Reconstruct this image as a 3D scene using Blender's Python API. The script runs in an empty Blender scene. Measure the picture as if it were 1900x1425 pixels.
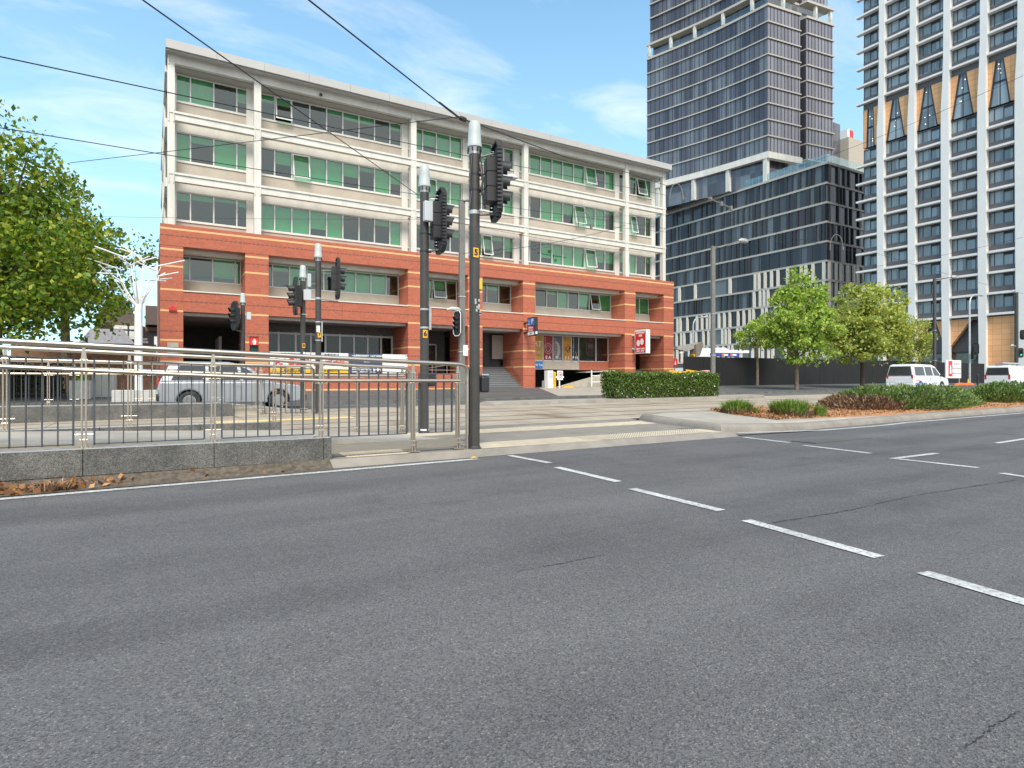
import bpy, math, random
import numpy as np
from math import sin, cos, pi, radians as R
scene = bpy.context.scene
COL = scene.collection
random.seed(7)

# ------------------------------------------------------------------ camera
F = 1127.0                      # focal length in pixels of the 1900 px wide photograph
YAW = R(30.656)                 # X runs along the street, Y across it, away from the camera
cam = bpy.data.cameras.new('camera')
cam.sensor_width = 36; cam.lens = F / 1900 * 36
cam.shift_y = -5.5 / 1900
cam.clip_start = .05; cam.clip_end = 3000
co = bpy.data.objects.new('camera', cam); COL.objects.link(co)
co.location = (0, 0, 1.2); co.rotation_euler = (R(90), 0, -YAW)
scene.camera = co

# ------------------------------------------------------------------ world, sun, exposure
SUN_EL, SUN_AZ = R(50), R(203)          # azimuth clockwise from +Y
w = bpy.data.worlds.new('World'); scene.world = w; w.use_nodes = True
nt = w.node_tree; N = nt.nodes; L = nt.links
for n in list(N): N.remove(n)
out = N.new('ShaderNodeOutputWorld'); bg = N.new('ShaderNodeBackground')
sky = N.new('ShaderNodeTexSky'); sky.sky_type = 'NISHITA'; sky.sun_disc = False
sky.sun_elevation = SUN_EL; sky.sun_rotation = SUN_AZ
sky.air_density = 1.0; sky.dust_density = .6; sky.ozone_density = 2.0
tc = N.new('ShaderNodeTexCoord'); sep = N.new('ShaderNodeSeparateXYZ'); L.new(tc.outputs['Generated'], sep.inputs[0])
def wm(op, a, b):
    m = N.new('ShaderNodeMath'); m.operation = op
    for i, q in enumerate((a, b)):
        if isinstance(q, (int, float)): m.inputs[i].default_value = q
        else: L.new(q, m.inputs[i])
    return m.outputs[0]
den = wm('ADD', wm('MAXIMUM', sep.outputs[2], 0.0), .18)
cmb = N.new('ShaderNodeCombineXYZ')
L.new(wm('DIVIDE', sep.outputs[0], den), cmb.inputs[0]); L.new(wm('DIVIDE', sep.outputs[1], den), cmb.inputs[1])
mp = N.new('ShaderNodeMapping'); L.new(cmb.outputs[0], mp.inputs[0])
mp.inputs['Rotation'].default_value = (0, 0, R(35)); mp.inputs['Scale'].default_value = (.8, 1.7, 1); mp.inputs['Location'].default_value = (3.1, .4, 0)
n1 = N.new('ShaderNodeTexNoise'); n1.inputs['Scale'].default_value = 2.6; n1.inputs['Detail'].default_value = 9; n1.inputs['Roughness'].default_value = .58
n1.inputs['Distortion'].default_value = .5
L.new(mp.outputs[0], n1.inputs[0])
cr = N.new('ShaderNodeValToRGB'); cr.color_ramp.elements[0].position = .47; cr.color_ramp.elements[1].position = .78
cr.color_ramp.elements[1].color = (.46, .46, .46, 1)
L.new(n1.outputs[0], cr.inputs[0])
hz = N.new('ShaderNodeMapRange'); L.new(sep.outputs[2], hz.inputs[0])      # thin white veil towards the horizon
hz.inputs[1].default_value = .0; hz.inputs[2].default_value = .75; hz.inputs[3].default_value = .62; hz.inputs[4].default_value = .0
mx0 = N.new('ShaderNodeMix'); mx0.data_type = 'RGBA'; L.new(hz.outputs[0], mx0.inputs[0]); mx0.inputs[7].default_value = (4.6, 6.0, 6.8, 1)
tint = N.new('ShaderNodeMix'); tint.data_type = 'RGBA'; tint.blend_type = 'MULTIPLY'; tint.inputs[0].default_value = 1; L.new(sky.outputs[0], tint.inputs[6]); tint.inputs[7].default_value = (.62, 1.14, 1.20, 1); L.new(tint.outputs[2], mx0.inputs[6])
mx = N.new('ShaderNodeMix'); mx.data_type = 'RGBA'; bk = N.new('ShaderNodeMapRange'); L.new(sep.outputs[1], bk.inputs[0]); bk.inputs[1].default_value = .15; bk.inputs[2].default_value = -.6; bk.inputs[3].default_value = 0; bk.inputs[4].default_value = .8   # unseen cloud bank behind the camera, added to grey reflections and ambient light
L.new(wm('MAXIMUM', cr.outputs[0], wm('MULTIPLY', bk.outputs[0], wm('ADD', n1.outputs[0], .45))), mx.inputs[0]); L.new(mx0.outputs[2], mx.inputs[6]); mx.inputs[7].default_value = (6.5, 6.45, 6.3, 1)
L.new(mx.outputs[2], bg.inputs[0]); bg.inputs[1].default_value = .12
L.new(bg.outputs[0], out.inputs[0])
sl = bpy.data.lights.new('sun', 'SUN'); sl.energy = 2.4; sl.angle = R(24); sl.color = (1, .93, .82)
so = bpy.data.objects.new('sun', sl); COL.objects.link(so)
so.rotation_euler = (pi / 2 - SUN_EL, 0, pi - SUN_AZ); so.location = (20, -30, 60)
vs = scene.view_settings; vs.view_transform = 'Standard'; vs.look = 'None'; vs.gamma = 1; vs.use_curve_mapping = False
vs.exposure = .86

# ------------------------------------------------------------------ helpers
BASE = {}
class MB:
    def __init__(s): s.v = []; s.f = []; s.m = []
    def add(s, vs_, fs, m=0):
        o = len(s.v); s.v.extend([tuple(q) for q in vs_])
        for f in fs: s.f.append(tuple(i + o for i in f)); s.m.append(m)
        return s
    def box(s, x0, x1, y0, y1, z0, z1, m=0):
        return s.add([(x0,y0,z0),(x1,y0,z0),(x1,y1,z0),(x0,y1,z0),(x0,y0,z1),(x1,y0,z1),(x1,y1,z1),(x0,y1,z1)],
                     [(3,2,1,0),(4,5,6,7),(0,1,5,4),(1,2,6,5),(2,3,7,6),(3,0,4,7)], m)
    def cbox(s, c, d, m=0):
        return s.box(c[0]-d[0]/2, c[0]+d[0]/2, c[1]-d[1]/2, c[1]+d[1]/2, c[2]-d[2]/2, c[2]+d[2]/2, m)
    def quad(s, a, b, c, d, m=0): return s.add([a, b, c, d], [(0,1,2,3)], m)
    def tube(s, pts, r, n=8, m=0, cap=True):
        P = [np.array(p, float) for p in pts]; k = len(P)
        rr = r if isinstance(r, (list, tuple)) else [r] * k
        vs_ = []; ref = None
        for i in range(k):
            d = P[min(i+1, k-1)] - P[max(i-1, 0)]; d = d / (np.linalg.norm(d) + 1e-9)
            if ref is None:
                ref = np.array((0, 0, 1.)) if abs(d[2]) < .9 else np.array((1., 0, 0))
            u = np.cross(d, ref); u /= (np.linalg.norm(u) + 1e-9); v = np.cross(u, d); ref = v
            for j in range(n):
                a = 2 * pi * j / n
                vs_.append(P[i] + rr[i] * (cos(a) * u + sin(a) * v))
        fs = [(i*n+j, i*n+(j+1) % n, (i+1)*n+(j+1) % n, (i+1)*n+j) for i in range(k-1) for j in range(n)]
        if cap: fs += [tuple(range(n))[::-1], tuple((k-1)*n + j for j in range(n))]
        return s.add(vs_, fs, m)
    def cyl(s, a, b, r, n=12, m=0): return s.tube([a, b], r, n, m)
    def lathe(s, prof, c=(0, 0, 0), n=16, m=0):
        k = len(prof)
        vs_ = [(c[0]+r*cos(2*pi*j/n), c[1]+r*sin(2*pi*j/n), c[2]+z) for r, z in prof for j in range(n)]
        fs = [(i*n+j, i*n+(j+1) % n, (i+1)*n+(j+1) % n, (i+1)*n+j) for i in range(k-1) for j in range(n)]
        fs += [tuple(range(n))[::-1], tuple((k-1)*n + j for j in range(n))]
        return s.add(vs_, fs, m)
    def prism(s, poly, ax, a, b, m=0):
        """poly: 2-D outline; ax 'x': (y,z) extruded in x; 'y': (x,z); 'z': (x,y)"""
        def P(p, t): return {'x': (t, p[0], p[1]), 'y': (p[0], t, p[1]), 'z': (p[0], p[1], t)}[ax]
        k = len(poly)
        return s.add([P(p, a) for p in poly] + [P(p, b) for p in poly],
                     [tuple(range(k))[::-1], tuple(range(k, 2*k))] + [(i, (i+1) % k, k+(i+1) % k, k+i) for i in range(k)], m)
    def build(s, name, mats, parent=None, smooth=False, bevel=0, local=False):
        if not isinstance(mats, (list, tuple)): mats = [mats]
        me = bpy.data.meshes.new(name); v = np.array(s.v, float).reshape(-1, 3)
        if parent is not None:
            off = (0, 0, 0) if local else BASE.get(parent.name, (0, 0, 0))
        else:
            off = (0, 0, 0) if local else ((v[:,0].min()+v[:,0].max())/2, (v[:,1].min()+v[:,1].max())/2, v[:,2].min())
        v = v - np.array(off)
        me.from_pydata(v.tolist(), [], s.f)
        for m in mats: me.materials.append(m)
        if len(mats) > 1: me.polygons.foreach_set('material_index', s.m)
        me.update()
        o = bpy.data.objects.new(name, me); COL.objects.link(o)
        if parent is not None: o.parent = parent; BASE[o.name] = off
        else: o.location = off; BASE[o.name] = off
        if smooth:
            me.polygons.foreach_set('use_smooth', [True] * len(me.polygons))
            try: me.set_sharp_from_angle(angle=R(35))
            except Exception: pass
        if bevel:
            b = o.modifiers.new('bevel', 'BEVEL'); b.width = bevel; b.segments = 2; b.limit_method = 'ANGLE'; b.angle_limit = R(40)
        return o
def T(name, label, cat, loc=(0, 0, 0), rz=0, group=None, local=False):
    o = bpy.data.objects.new(name, None); COL.objects.link(o); o.location = loc; o.rotation_euler = (0, 0, rz); o.empty_display_size = .3
    o['label'] = label; o['category'] = cat
    if group: o['group'] = group
    BASE[o.name] = (0, 0, 0) if local else tuple(loc)
    return o
def tag(o, label, cat, group=None):
    o['label'] = label; o['category'] = cat
    if group: o['group'] = group
    return o
def struct(o): o['kind'] = 'structure'; return o
def stuff(o, label, cat): o['kind'] = 'stuff'; o['label'] = label; o['category'] = cat; return o
FONTS = {}
def text(body, size, loc, rot, m, parent, name='lettering', align='CENTER', base=(0, 0, 0), bold=0, sx=1):
    c = bpy.data.curves.new(name, 'FONT'); c.body = body; c.size = size; c.align_x = align; c.align_y = 'CENTER'; c.extrude = .004; c.offset = bold
    o = bpy.data.objects.new(name, c); COL.objects.link(o)
    dg = bpy.context.evaluated_depsgraph_get(); me = bpy.data.meshes.new_from_object(o.evaluated_get(dg))
    bpy.data.objects.remove(o); bpy.data.curves.remove(c)
    me.materials.clear(); me.materials.append(m)
    t = bpy.data.objects.new(name, me); COL.objects.link(t); t.rotation_euler = rot; t.scale = (sx, 1, 1)
    b = BASE.get(parent.name, (0, 0, 0)) if parent else (0, 0, 0)
    t.location = tuple(loc[i] - b[i] for i in range(3)); t.parent = parent
    return t
FRONT = (R(90), 0, 0); SIDE = (R(90), 0, R(-90))   # lettering that faces -Y / -X

# pixel -> ground point used to place things from measurements of the photograph
def ray(x, y):
    cx = (x - 950) / F; cz = (707 - y) / F
    return sin(YAW) + cx * cos(YAW), cos(YAW) - cx * sin(YAW), cz
def XatY(x, Y):
    a, b, _ = ray(x, 700); return a / b * Y
def ZatY(x, y, Y):
    a, b, c = ray(x, y); return 1.2 + c * Y / b

# terrain
PY = [-300, 8.3, 8.45, 11.5, 21.5, 27.0, 27.01, 38, 400]
PZ = [0, 0, .1, .2, .2, .13, .25, .54, .9]
PY2 = [-300, 9.0, 11.5]; PZ2 = [0, 0, .2]       # beside the garden island the road stays level up to the kerb
def gz(X, Y):
    t = min(1, max(0, (X-9.6)/3.4)); a = 0 if X < 2.1 and Y < 8.47 else np.interp(Y, PY, PZ)
    if Y < 11.5: a = a*(1-t) + np.interp(Y, PY2, PZ2)*t
    return float(a) + .006 * min(70, max(-40, X))
def ground_at(px, py):
    z = .1
    for _ in range(12):
        a, b, c = ray(px, py); t = (z - 1.2) / c; z = gz(a*t, b*t)
    return a*t, b*t, z

# ------------------------------------------------------------------ materials
def newmat(name):
    m = bpy.data.materials.new(name); m.use_nodes = True
    n = m.node_tree.nodes; l = m.node_tree.links; b = n['Principled BSDF']
    return m, n, l, b
def pm(name, col, rough=.6, metal=0, var=.18, scale=4, bump=0, bscale=40, spec=.5, stretch=(1, 1, 1), detail=6):
    m, n, l, b = newmat(name)
    b.inputs['Roughness'].default_value = rough; b.inputs['Metallic'].default_value = metal
    b.inputs['Specular IOR Level'].default_value = spec
    g = n.new('ShaderNodeNewGeometry'); mpn = n.new('ShaderNodeMapping'); mpn.inputs['Scale'].default_value = stretch
    l.new(g.outputs['Position'], mpn.inputs[0])
    no = n.new('ShaderNodeTexNoise'); no.inputs['Scale'].default_value = scale; no.inputs['Detail'].default_value = detail; no.inputs['Roughness'].default_value = .6
    l.new(mpn.outputs[0], no.inputs[0])
    r = n.new('ShaderNodeValToRGB'); r.color_ramp.elements[0].position = .3; r.color_ramp.elements[1].position = .7
    r.color_ramp.elements[0].color = tuple(max(0, c*(1-var)) for c in col) + (1,)
    r.color_ramp.elements[1].color = tuple(min(1, c*(1+var)) for c in col) + (1,)
    l.new(no.outputs[0], r.inputs[0]); l.new(r.outputs[0], b.inputs['Base Color'])
    if bump:
        n2 = n.new('ShaderNodeTexNoise'); n2.inputs['Scale'].default_value = bscale; n2.inputs['Detail'].default_value = 4; l.new(g.outputs['Position'], n2.inputs[0])
        bu = n.new('ShaderNodeBump'); bu.inputs['Strength'].default_value = bump; bu.inputs['Distance'].default_value = .02
        l.new(n2.outputs[0], bu.inputs['Height']); l.new(bu.outputs[0], b.inputs['Normal'])
    return m
def each(name, mat, parent, boxes):
    for q in boxes: MB().box(*q).build(name, mat, parent)
class NG:       # small node-graph helper
    def __init__(s, name): s.m, s.n, s.l, s.b = newmat(name); s.g = s.n.new('ShaderNodeNewGeometry'); s.sep = s.n.new('ShaderNodeSeparateXYZ'); s.l.new(s.g.outputs['Position'], s.sep.inputs[0]); s.X, s.Y, s.Z = s.sep.outputs
    def put(s, sock, v):
        if hasattr(v, 'links') or hasattr(v, 'is_linked'): s.l.new(v, sock)
        elif isinstance(v, (tuple, list)): sock.default_value = tuple(v) + ((1,) if len(v) == 3 and sock.type == 'RGBA' else ())
        else: sock.default_value = v
    def math(s, op, a, b=0.0, c=None):
        q = s.n.new('ShaderNodeMath'); q.operation = op; s.put(q.inputs[0], a); s.put(q.inputs[1], b)
        if c is not None: s.put(q.inputs[2], c)
        return q.outputs[0]
    def vec(s, x, y, z=0.0):
        q = s.n.new('ShaderNodeCombineXYZ')
        for i, v in enumerate((x, y, z)): s.put(q.inputs[i], v)
        return q.outputs[0]
    def noise(s, v, scale, detail=5, rough=.6, dist=0):
        q = s.n.new('ShaderNodeTexNoise'); s.l.new(v, q.inputs[0]); q.inputs['Scale'].default_value = scale; q.inputs['Detail'].default_value = detail; q.inputs['Roughness'].default_value = rough; q.inputs['Distortion'].default_value = dist
        return q.outputs[0]
    def vor(s, v, scale, out='Color', feat='F1'):
        q = s.n.new('ShaderNodeTexVoronoi'); q.feature = feat; s.l.new(v, q.inputs[0]); q.inputs['Scale'].default_value = scale
        return q.outputs[out]
    def ramp(s, f, *stops):
        q = s.n.new('ShaderNodeValToRGB'); e = q.color_ramp.elements
        while len(e) < len(stops): e.new(.5)
        for i, (p, c) in enumerate(stops): e[i].position = p; e[i].color = tuple(c) + (1,) if len(c) == 3 else c
        s.l.new(f, q.inputs[0]); return q.outputs[0]
    def mix(s, f, a, b, mode='MIX'):
        q = s.n.new('ShaderNodeMix'); q.data_type = 'RGBA'; q.blend_type = mode; s.put(q.inputs[0], f); s.put(q.inputs[6], a); s.put(q.inputs[7], b)
        return q.outputs[2]
    def white(s, v):
        q = s.n.new('ShaderNodeTexWhiteNoise'); q.noise_dimensions = '3D'; s.l.new(v, q.inputs[0]); return q.outputs['Value']
    def bump(s, h, strength=.4, dist=.01):
        q = s.n.new('ShaderNodeBump'); q.inputs['Strength'].default_value = strength; q.inputs['Distance'].default_value = dist; s.l.new(h, q.inputs['Height']); s.l.new(q.outputs[0], s.b.inputs['Normal'])
    def done(s, col, rough=.6, metal=0, spec=.5):
        s.put(s.b.inputs['Base Color'], col); s.put(s.b.inputs['Roughness'], rough); s.b.inputs['Metallic'].default_value = metal; s.b.inputs['Specular IOR Level'].default_value = spec
        return s.m
def asphalt(name, lo, hi, tracks=True):
    g = NG(name); P = g.g.outputs['Position']
    big = g.noise(g.vec(g.math('MULTIPLY', g.X, .07), g.math('MULTIPLY', g.Y, .62)), 1.0, 4)
    mid = g.noise(P, .9, 5, .65)
    cell = g.vor(P, 150, 'Color'); sc = g.n.new('ShaderNodeSeparateColor'); g.l.new(cell, sc.inputs[0])
    fine = g.noise(P, 300, 2, .7)
    base = g.mix(g.ramp(big, (.38, (0,)*3), (.60, (1,)*3)), lo, hi)
    base = g.mix(g.math('MULTIPLY', g.ramp(mid, (.35, (0,)*3), (.7, (1,)*3)), .35), base, tuple(c*1.25 for c in hi))
    spot = g.ramp(g.noise(P, .55, 4, .7, 1.2), (.60, (1,)*3), (.76, (.72,)*3)); drip = g.ramp(g.vor(P, 1.3, 'Distance'), (.03, (.72,)*3), (.075, (1,)*3))
    base = g.mix(1.0, base, spot, 'MULTIPLY'); base = g.mix(.45, base, g.mix(1.0, base, drip, 'MULTIPLY'))
    stone = g.ramp(sc.outputs[0], (0, (.5,)*3), (.35, (.88,)*3), (.72, (1.1,)*3), (.95, (1.3, 1.27, 1.22)), (.985, (1.9, 1.8, 1.62)))
    col = g.mix(1.0, base, stone, 'MULTIPLY')
    pits = g.ramp(fine, (.36, (.35,)*3), (.47, (1,)*3))
    col = g.mix(.75, col, g.mix(1.0, col, pits, 'MULTIPLY'))
    g.bump(g.math('ADD', g.vor(P, 150, 'Distance'), fine), .55, .006)
    return g.done(col, .82, 0, .35)
M = {}
M['asphalt'] = asphalt('asphalt', (.098, .095, .097), (.150, .146, .146))
M['asphalt_far'] = asphalt('asphalt_dark', (.095, .093, .092), (.13, .127, .125))
def brick(name, yellow, grey):
    g = NG(name)
    q = g.n.new('ShaderNodeTexBrick'); g.l.new(g.vec(g.math('ADD', g.X, g.Y), g.Z), q.inputs[0])
    q.inputs['Scale'].default_value = 1; q.inputs['Brick Width'].default_value = .24; q.inputs['Row Height'].default_value = .086; q.inputs['Mortar Size'].default_value = .007
    q.inputs['Color1'].default_value = (.465, .130, .074, 1); q.inputs['Color2'].default_value = (.365, .095, .056, 1); q.inputs['Mortar'].default_value = (.38, .18, .13, 1); q.inputs['Bias'].default_value = -.2
    var = g.noise(g.g.outputs['Position'], .8, 4)
    col = g.mix(g.math('MULTIPLY', var, .3), q.outputs[0], (.45, .13, .075))
    grain = g.noise(g.g.outputs['Position'], 9, 4, .7)
    col = g.mix(.5, col, g.mix(1.0, col, g.ramp(grain, (.3, (.7,)*3), (.7, (1.2,)*3)), 'MULTIPLY'))
    for zs, c, h in ((grey, (.22, .085, .058), .035), (yellow, (.72, .43, .20), .05)):
        f = None
        for z in zs:
            t = g.math('COMPARE', g.Z, z, h); f = t if f is None else g.math('MAXIMUM', f, t)
        if f is None: continue
        if zs is grey: f = g.math('MULTIPLY', f, g.math('GREATER_THAN', g.math('FRACT', g.math('MULTIPLY', g.math('ADD', g.X, g.Y), 4.1)), .2))
        col = g.mix(f, col, c)
    g.bump(q.outputs['Fac'], -.25, .004)
    return g.done(col, .8, 0, .3)
YS = [9.52, 8.40, 7.48, 6.2, 5.05, 3.44, 2.26, .64]
M['brick_pillar'] = brick('brick_pillar', YS, [9.15, 7.98, 5.58, 3.93, 2.85, 1.6])
M['brick_beam'] = brick('brick_beam', [9.52], [9.15, 5.58])
M['brick_low'] = brick('brick_low', [.66], [1.3])
M['frame'] = pm('painted_concrete', (.63, .61, .56), .65, var=.11, scale=1.6, bump=.05, stretch=(1, 1, .25))
M['spandrel'] = pm('beige_render', (.43, .375, .31), .85, var=.1, scale=1.5, bump=.08, bscale=25)
M['fascia'] = pm('grey_sheet_metal', (.43, .42, .41), .45, var=.06, scale=.6)
M['soffit'] = pm('soffit_board', (.40, .395, .38), .7, var=.07)
M['alu'] = pm('pale_aluminium', (.60, .59, .58), .4, var=.04)
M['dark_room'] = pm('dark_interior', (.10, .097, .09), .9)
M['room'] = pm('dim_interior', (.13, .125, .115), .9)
M['blind'] = pm('roller_blind', (.74, .74, .72), .85, var=.05)
def glass(name, tint, refl=.32, rough=.02, gcol=(.92, .96, .97)):
    m = bpy.data.materials.new(name); m.use_nodes = True; n = m.node_tree.nodes; l = m.node_tree.links
    for q in list(n): n.remove(q)
    o = n.new('ShaderNodeOutputMaterial'); mi = n.new('ShaderNodeMixShader'); t = n.new('ShaderNodeBsdfTransparent'); gl = n.new('ShaderNodeBsdfGlossy')
    t.inputs[0].default_value = tint + (1,); gl.inputs[0].default_value = gcol + (1,); gl.inputs['Roughness'].default_value = rough
    g = n.new('ShaderNodeNewGeometry'); no = n.new('ShaderNodeTexNoise'); no.inputs['Scale'].default_value = .7; l.new(g.outputs['Position'], no.inputs[0])
    bu = n.new('ShaderNodeBump'); bu.inputs['Strength'].default_value = .04; bu.inputs['Distance'].default_value = .05; l.new(no.outputs[0], bu.inputs['Height']); l.new(bu.outputs[0], gl.inputs['Normal'])
    lw = n.new('ShaderNodeLayerWeight'); lw.inputs[0].default_value = .25
    mr = n.new('ShaderNodeMapRange'); mr.inputs[3].default_value = refl; mr.inputs[4].default_value = .95; l.new(lw.outputs['Facing'], mr.inputs[0])
    pw = n.new('ShaderNodeMath'); pw.operation = 'POWER'; pw.inputs[1].default_value = 2.2; l.new(lw.outputs['Facing'], pw.inputs[0]); l.new(pw.outputs[0], mr.inputs[0])
    l.new(mr.outputs[0], mi.inputs[0]); l.new(t.outputs[0], mi.inputs[1]); l.new(gl.outputs[0], mi.inputs[2]); l.new(mi.outputs[0], o.inputs[0])
    return m
M['green_glass'] = glass('green_tinted_glass', (.22, .58, .34), .13, gcol=(.88, .92, .86))
M['shop_glass'] = glass('shop_glass', (.6, .63, .62), .05)
M['clear_glass'] = glass('clear_glass', (.8, .88, .86), .12)
M['car_glass'] = glass('car_glass', (.12, .14, .15), .12)
M['granite'] = None
g = NG('grey_granite'); P = g.g.outputs['Position']
c_ = g.vor(P, 120, 'Color'); sc_ = g.n.new('ShaderNodeSeparateColor'); g.l.new(c_, sc_.inputs[0])
col = g.mix(g.ramp(g.noise(P, 2.2, 6, .7), (.35, (0,)*3), (.65, (1,)*3)), (.068, .067, .063), (.135, .13, .118))
col = g.mix(1.0, col, g.ramp(sc_.outputs[0], (0, (.45,)*3), (.5, (1,)*3), (1, (1.7,)*3)), 'MULTIPLY')
g.bump(g.noise(P, 60, 5), .3, .006); M['granite'] = g.done(col, .7)
M['granite_top'] = pm('flamed_granite_skylit', (.40, .40, .40), .7, var=.12, scale=9, bump=.2, bscale=90)  # paler flamed finish, with sky light on the wall top put into the colour
M['concrete'] = pm('light_concrete', (.36, .325, .275), .85, var=.16, scale=1.4, bump=.12, bscale=60)
M['kerb'] = pm('kerb_concrete', (.24, .215, .185), .85, var=.2, scale=2.2, bump=.2, bscale=50)
M['paving'] = pm('grey_paving', (.225, .20, .17), .8, var=.16, scale=1.8, bump=.1, bscale=70)
M['steel'] = pm('brushed_stainless_steel', (.55, .485, .405), .36, 1, var=.06, scale=2, stretch=(3, 20, 20))
M['baluster'] = pm('dark_grey_powder_coat', (.055, .065, .075), .45, var=.05)
M['pole'] = pm('dark_pole_paint', (.048, .044, .041), .5, var=.18, scale=5)
M['pole_grey'] = pm('grey_pole_paint', (.17, .165, .155), .55, var=.15, scale=3)
M['galv'] = pm('galvanised_steel', (.5, .5, .5), .45, .6, var=.15, scale=6)
M['black'] = pm('black_plastic', (.022, .022, .025), .5, var=.15)
M['black_soft'] = pm('black_rubber', (.03, .03, .032), .75)
M['white_plastic'] = pm('white_plastic', (.44, .48, .47), .5, var=.04)
M['grey_plastic'] = pm('pale_grey_plastic', (.52, .54, .57), .45, var=.03)
M['paint'] = None
g = NG('road_paint'); P = g.g.outputs['Position']
wear = g.ramp(g.noise(P, 38, 8, .8), (.38, (0,)*3), (.52, (1,)*3)); w2 = g.ramp(g.noise(P, 2.5, 4), (.3, (.55,)*3), (.6, (1,)*3))
M['paint'] = g.done(g.mix(g.math('MULTIPLY', wear, w2), (.17, .17, .17), (.62, .62, .60)), .75)
M['yellow_label'] = pm('yellow_label', (.80, .42, .02), .5, var=.05)
M['orange'] = pm('orange_plastic', (.75, .16, .03), .5)
M['yellow'] = pm('yellow_plastic', (.80, .45, .02), .5, var=.1)
M['ink'] = pm('black_ink', (.02, .02, .025), .6)
M['ink_navy'] = pm('navy_ink', (.03, .035, .09), .6)
M['white'] = pm('white_paint', (.78, .78, .77), .5, var=.04)
M['red'] = pm('red_paint', (.60, .025, .03), .45, var=.08)
M['blue'] = pm('blue_paint', (.03, .17, .50), .45, var=.08)
M['navy'] = pm('navy_print', (.055, .065, .12), .5)
M['hoarding'] = pm('black_hoarding', (.009, .009, .010), .8, var=.25, scale=.6)
M['tyre'] = pm('tyre_rubber', (.025, .025, .025), .8)
M['rim'] = pm('alloy_rim', (.45, .45, .46), .35, .8)
M['bark'] = pm('tree_bark', (.15, .115, .08), .9, var=.4, scale=6, bump=.5, bscale=20)
M['bark_dark'] = pm('dark_bark', (.075, .058, .042), .9, var=.3, scale=6, bump=.5, bscale=20)
M['mulch'] = pm('bark_mulch', (.40, .20, .095), .95, var=.65, scale=26, bump=.8, bscale=45)
M['soil'] = pm('dirt', (.105, .085, .065), .95, var=.5, scale=14, bump=.5)
def emit(name, col, st):
    m, n, l, b = newmat(name); b.inputs['Base Color'].default_value = col + (1,); b.inputs['Emission Color'].default_value = col + (1,); b.inputs['Emission Strength'].default_value = st
    return m
M['lit_red'] = emit('lit_red_lens', (1, .02, .02), 1.3); M['lit_man'] = emit('lit_red_man', (1, .45, .3), 2.2); M['lit_green'] = emit('lit_green_lens', (.02, .8, .45), 1.3); M['tube'] = emit('fluorescent_tube', (.75, .95, 1), 3)
M['downlight'] = emit('downlight', (1, .85, .65), 1.3)
def leafmat(name, c0, c1, c2, trans=.35):
    m = bpy.data.materials.new(name); m.use_nodes = True; n = m.node_tree.nodes; l = m.node_tree.links
    b = n['Principled BSDF']; g = n.new('ShaderNodeNewGeometry'); r = n.new('ShaderNodeValToRGB'); e = r.color_ramp.elements
    e.new(.5); 
    for i, (p, c) in enumerate(((0, c0), (.55, c1), (1, c2))): e[i].position = p; e[i].color = c + (1,)
    l.new(g.outputs['Random Per Island'], r.inputs[0]); l.new(r.outputs[0], b.inputs['Base Color']); b.inputs['Roughness'].default_value = .5; b.inputs['Specular IOR Level'].default_value = .35
    t = n.new('ShaderNodeBsdfTranslucent'); mx = n.new('ShaderNodeMix'); mx.data_type = 'RGBA'; mx.blend_type = 'MULTIPLY'; mx.inputs[0].default_value = 1
    l.new(r.outputs[0], mx.inputs[6]); mx.inputs[7].default_value = (1.5, 1.4, .5, 1); l.new(mx.outputs[2], t.inputs[0])
    ms = n.new('ShaderNodeMixShader'); ms.inputs[0].default_value = trans; l.new(b.outputs[0], ms.inputs[1]); l.new(t.outputs[0], ms.inputs[2]); l.new(ms.outputs[0], n['Material Output'].inputs[0])
    return m
M['leaf'] = leafmat('plane_tree_leaf', (.055, .125, .016), (.16, .27, .034), (.44, .45, .065))
M['leaf_bright'] = leafmat('young_leaf', (.14, .27, .045), (.33, .46, .085), (.54, .60, .18))
M['leaf_olive'] = leafmat('olive_leaf', (.18, .25, .06), (.38, .44, .11), (.58, .58, .20))
M['leaf_dark'] = leafmat('dark_leaf', (.025, .045, .012), (.045, .08, .02), (.09, .12, .03), .2)
M['leaf_hedge'] = leafmat('hedge_leaf', (.035, .08, .014), (.09, .165, .03), (.22, .28, .06), .2)
M['leaf_rosemary'] = leafmat('rosemary_leaf', (.06, .11, .03), (.13, .21, .05), (.28, .34, .12), .15)
M['leaf_dead'] = leafmat('dead_leaf', (.14, .06, .025), (.33, .15, .055), (.55, .31, .15), .15)
M['leaf_grass'] = leafmat('strappy_leaf', (.07, .14, .028), (.16, .27, .05), (.32, .38, .10), .2)
M['twig'] = leafmat('dry_twig', (.14, .085, .055), (.28, .18, .12), (.46, .31, .21), .05)
# ------------------------------------------------------------------ ground, roads, paths
def sheet(name, xs, ys, mat, dz=.004, zf=None):
    m = MB(); ny = len(ys)
    for x in xs:
        for y in ys: m.v.append((x, y, (zf(x, y) if zf else gz(x, y)) + dz))
    for i in range(len(xs)-1):
        for j in range(ny-1):
            m.f.append((i*ny+j, (i+1)*ny+j, (i+1)*ny+j+1, i*ny+j+1)); m.m.append(0)
    return struct(m.build(name, mat))
def lin(a, b, n): return list(np.linspace(a, b, n))
sheet('ground', lin(-400, 400, 81), [-300, -60, -12, 8.2, 8.45, 11.5, 21.5, 27, 27.01, 38, 120, 400], M['asphalt_far'], -.16)
XS = [-60, -40] + lin(-30, 70, 41) + [100, 140]
sheet('road', XS, lin(-14, 8.3, 8), M['asphalt'])
sheet('road', [9.6] + [x for x in XS if x > 10], [8.3, 9.0, 9.6], M['asphalt'])
g = NG('stained_track_concrete'); P = g.g.outputs['Position']
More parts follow.
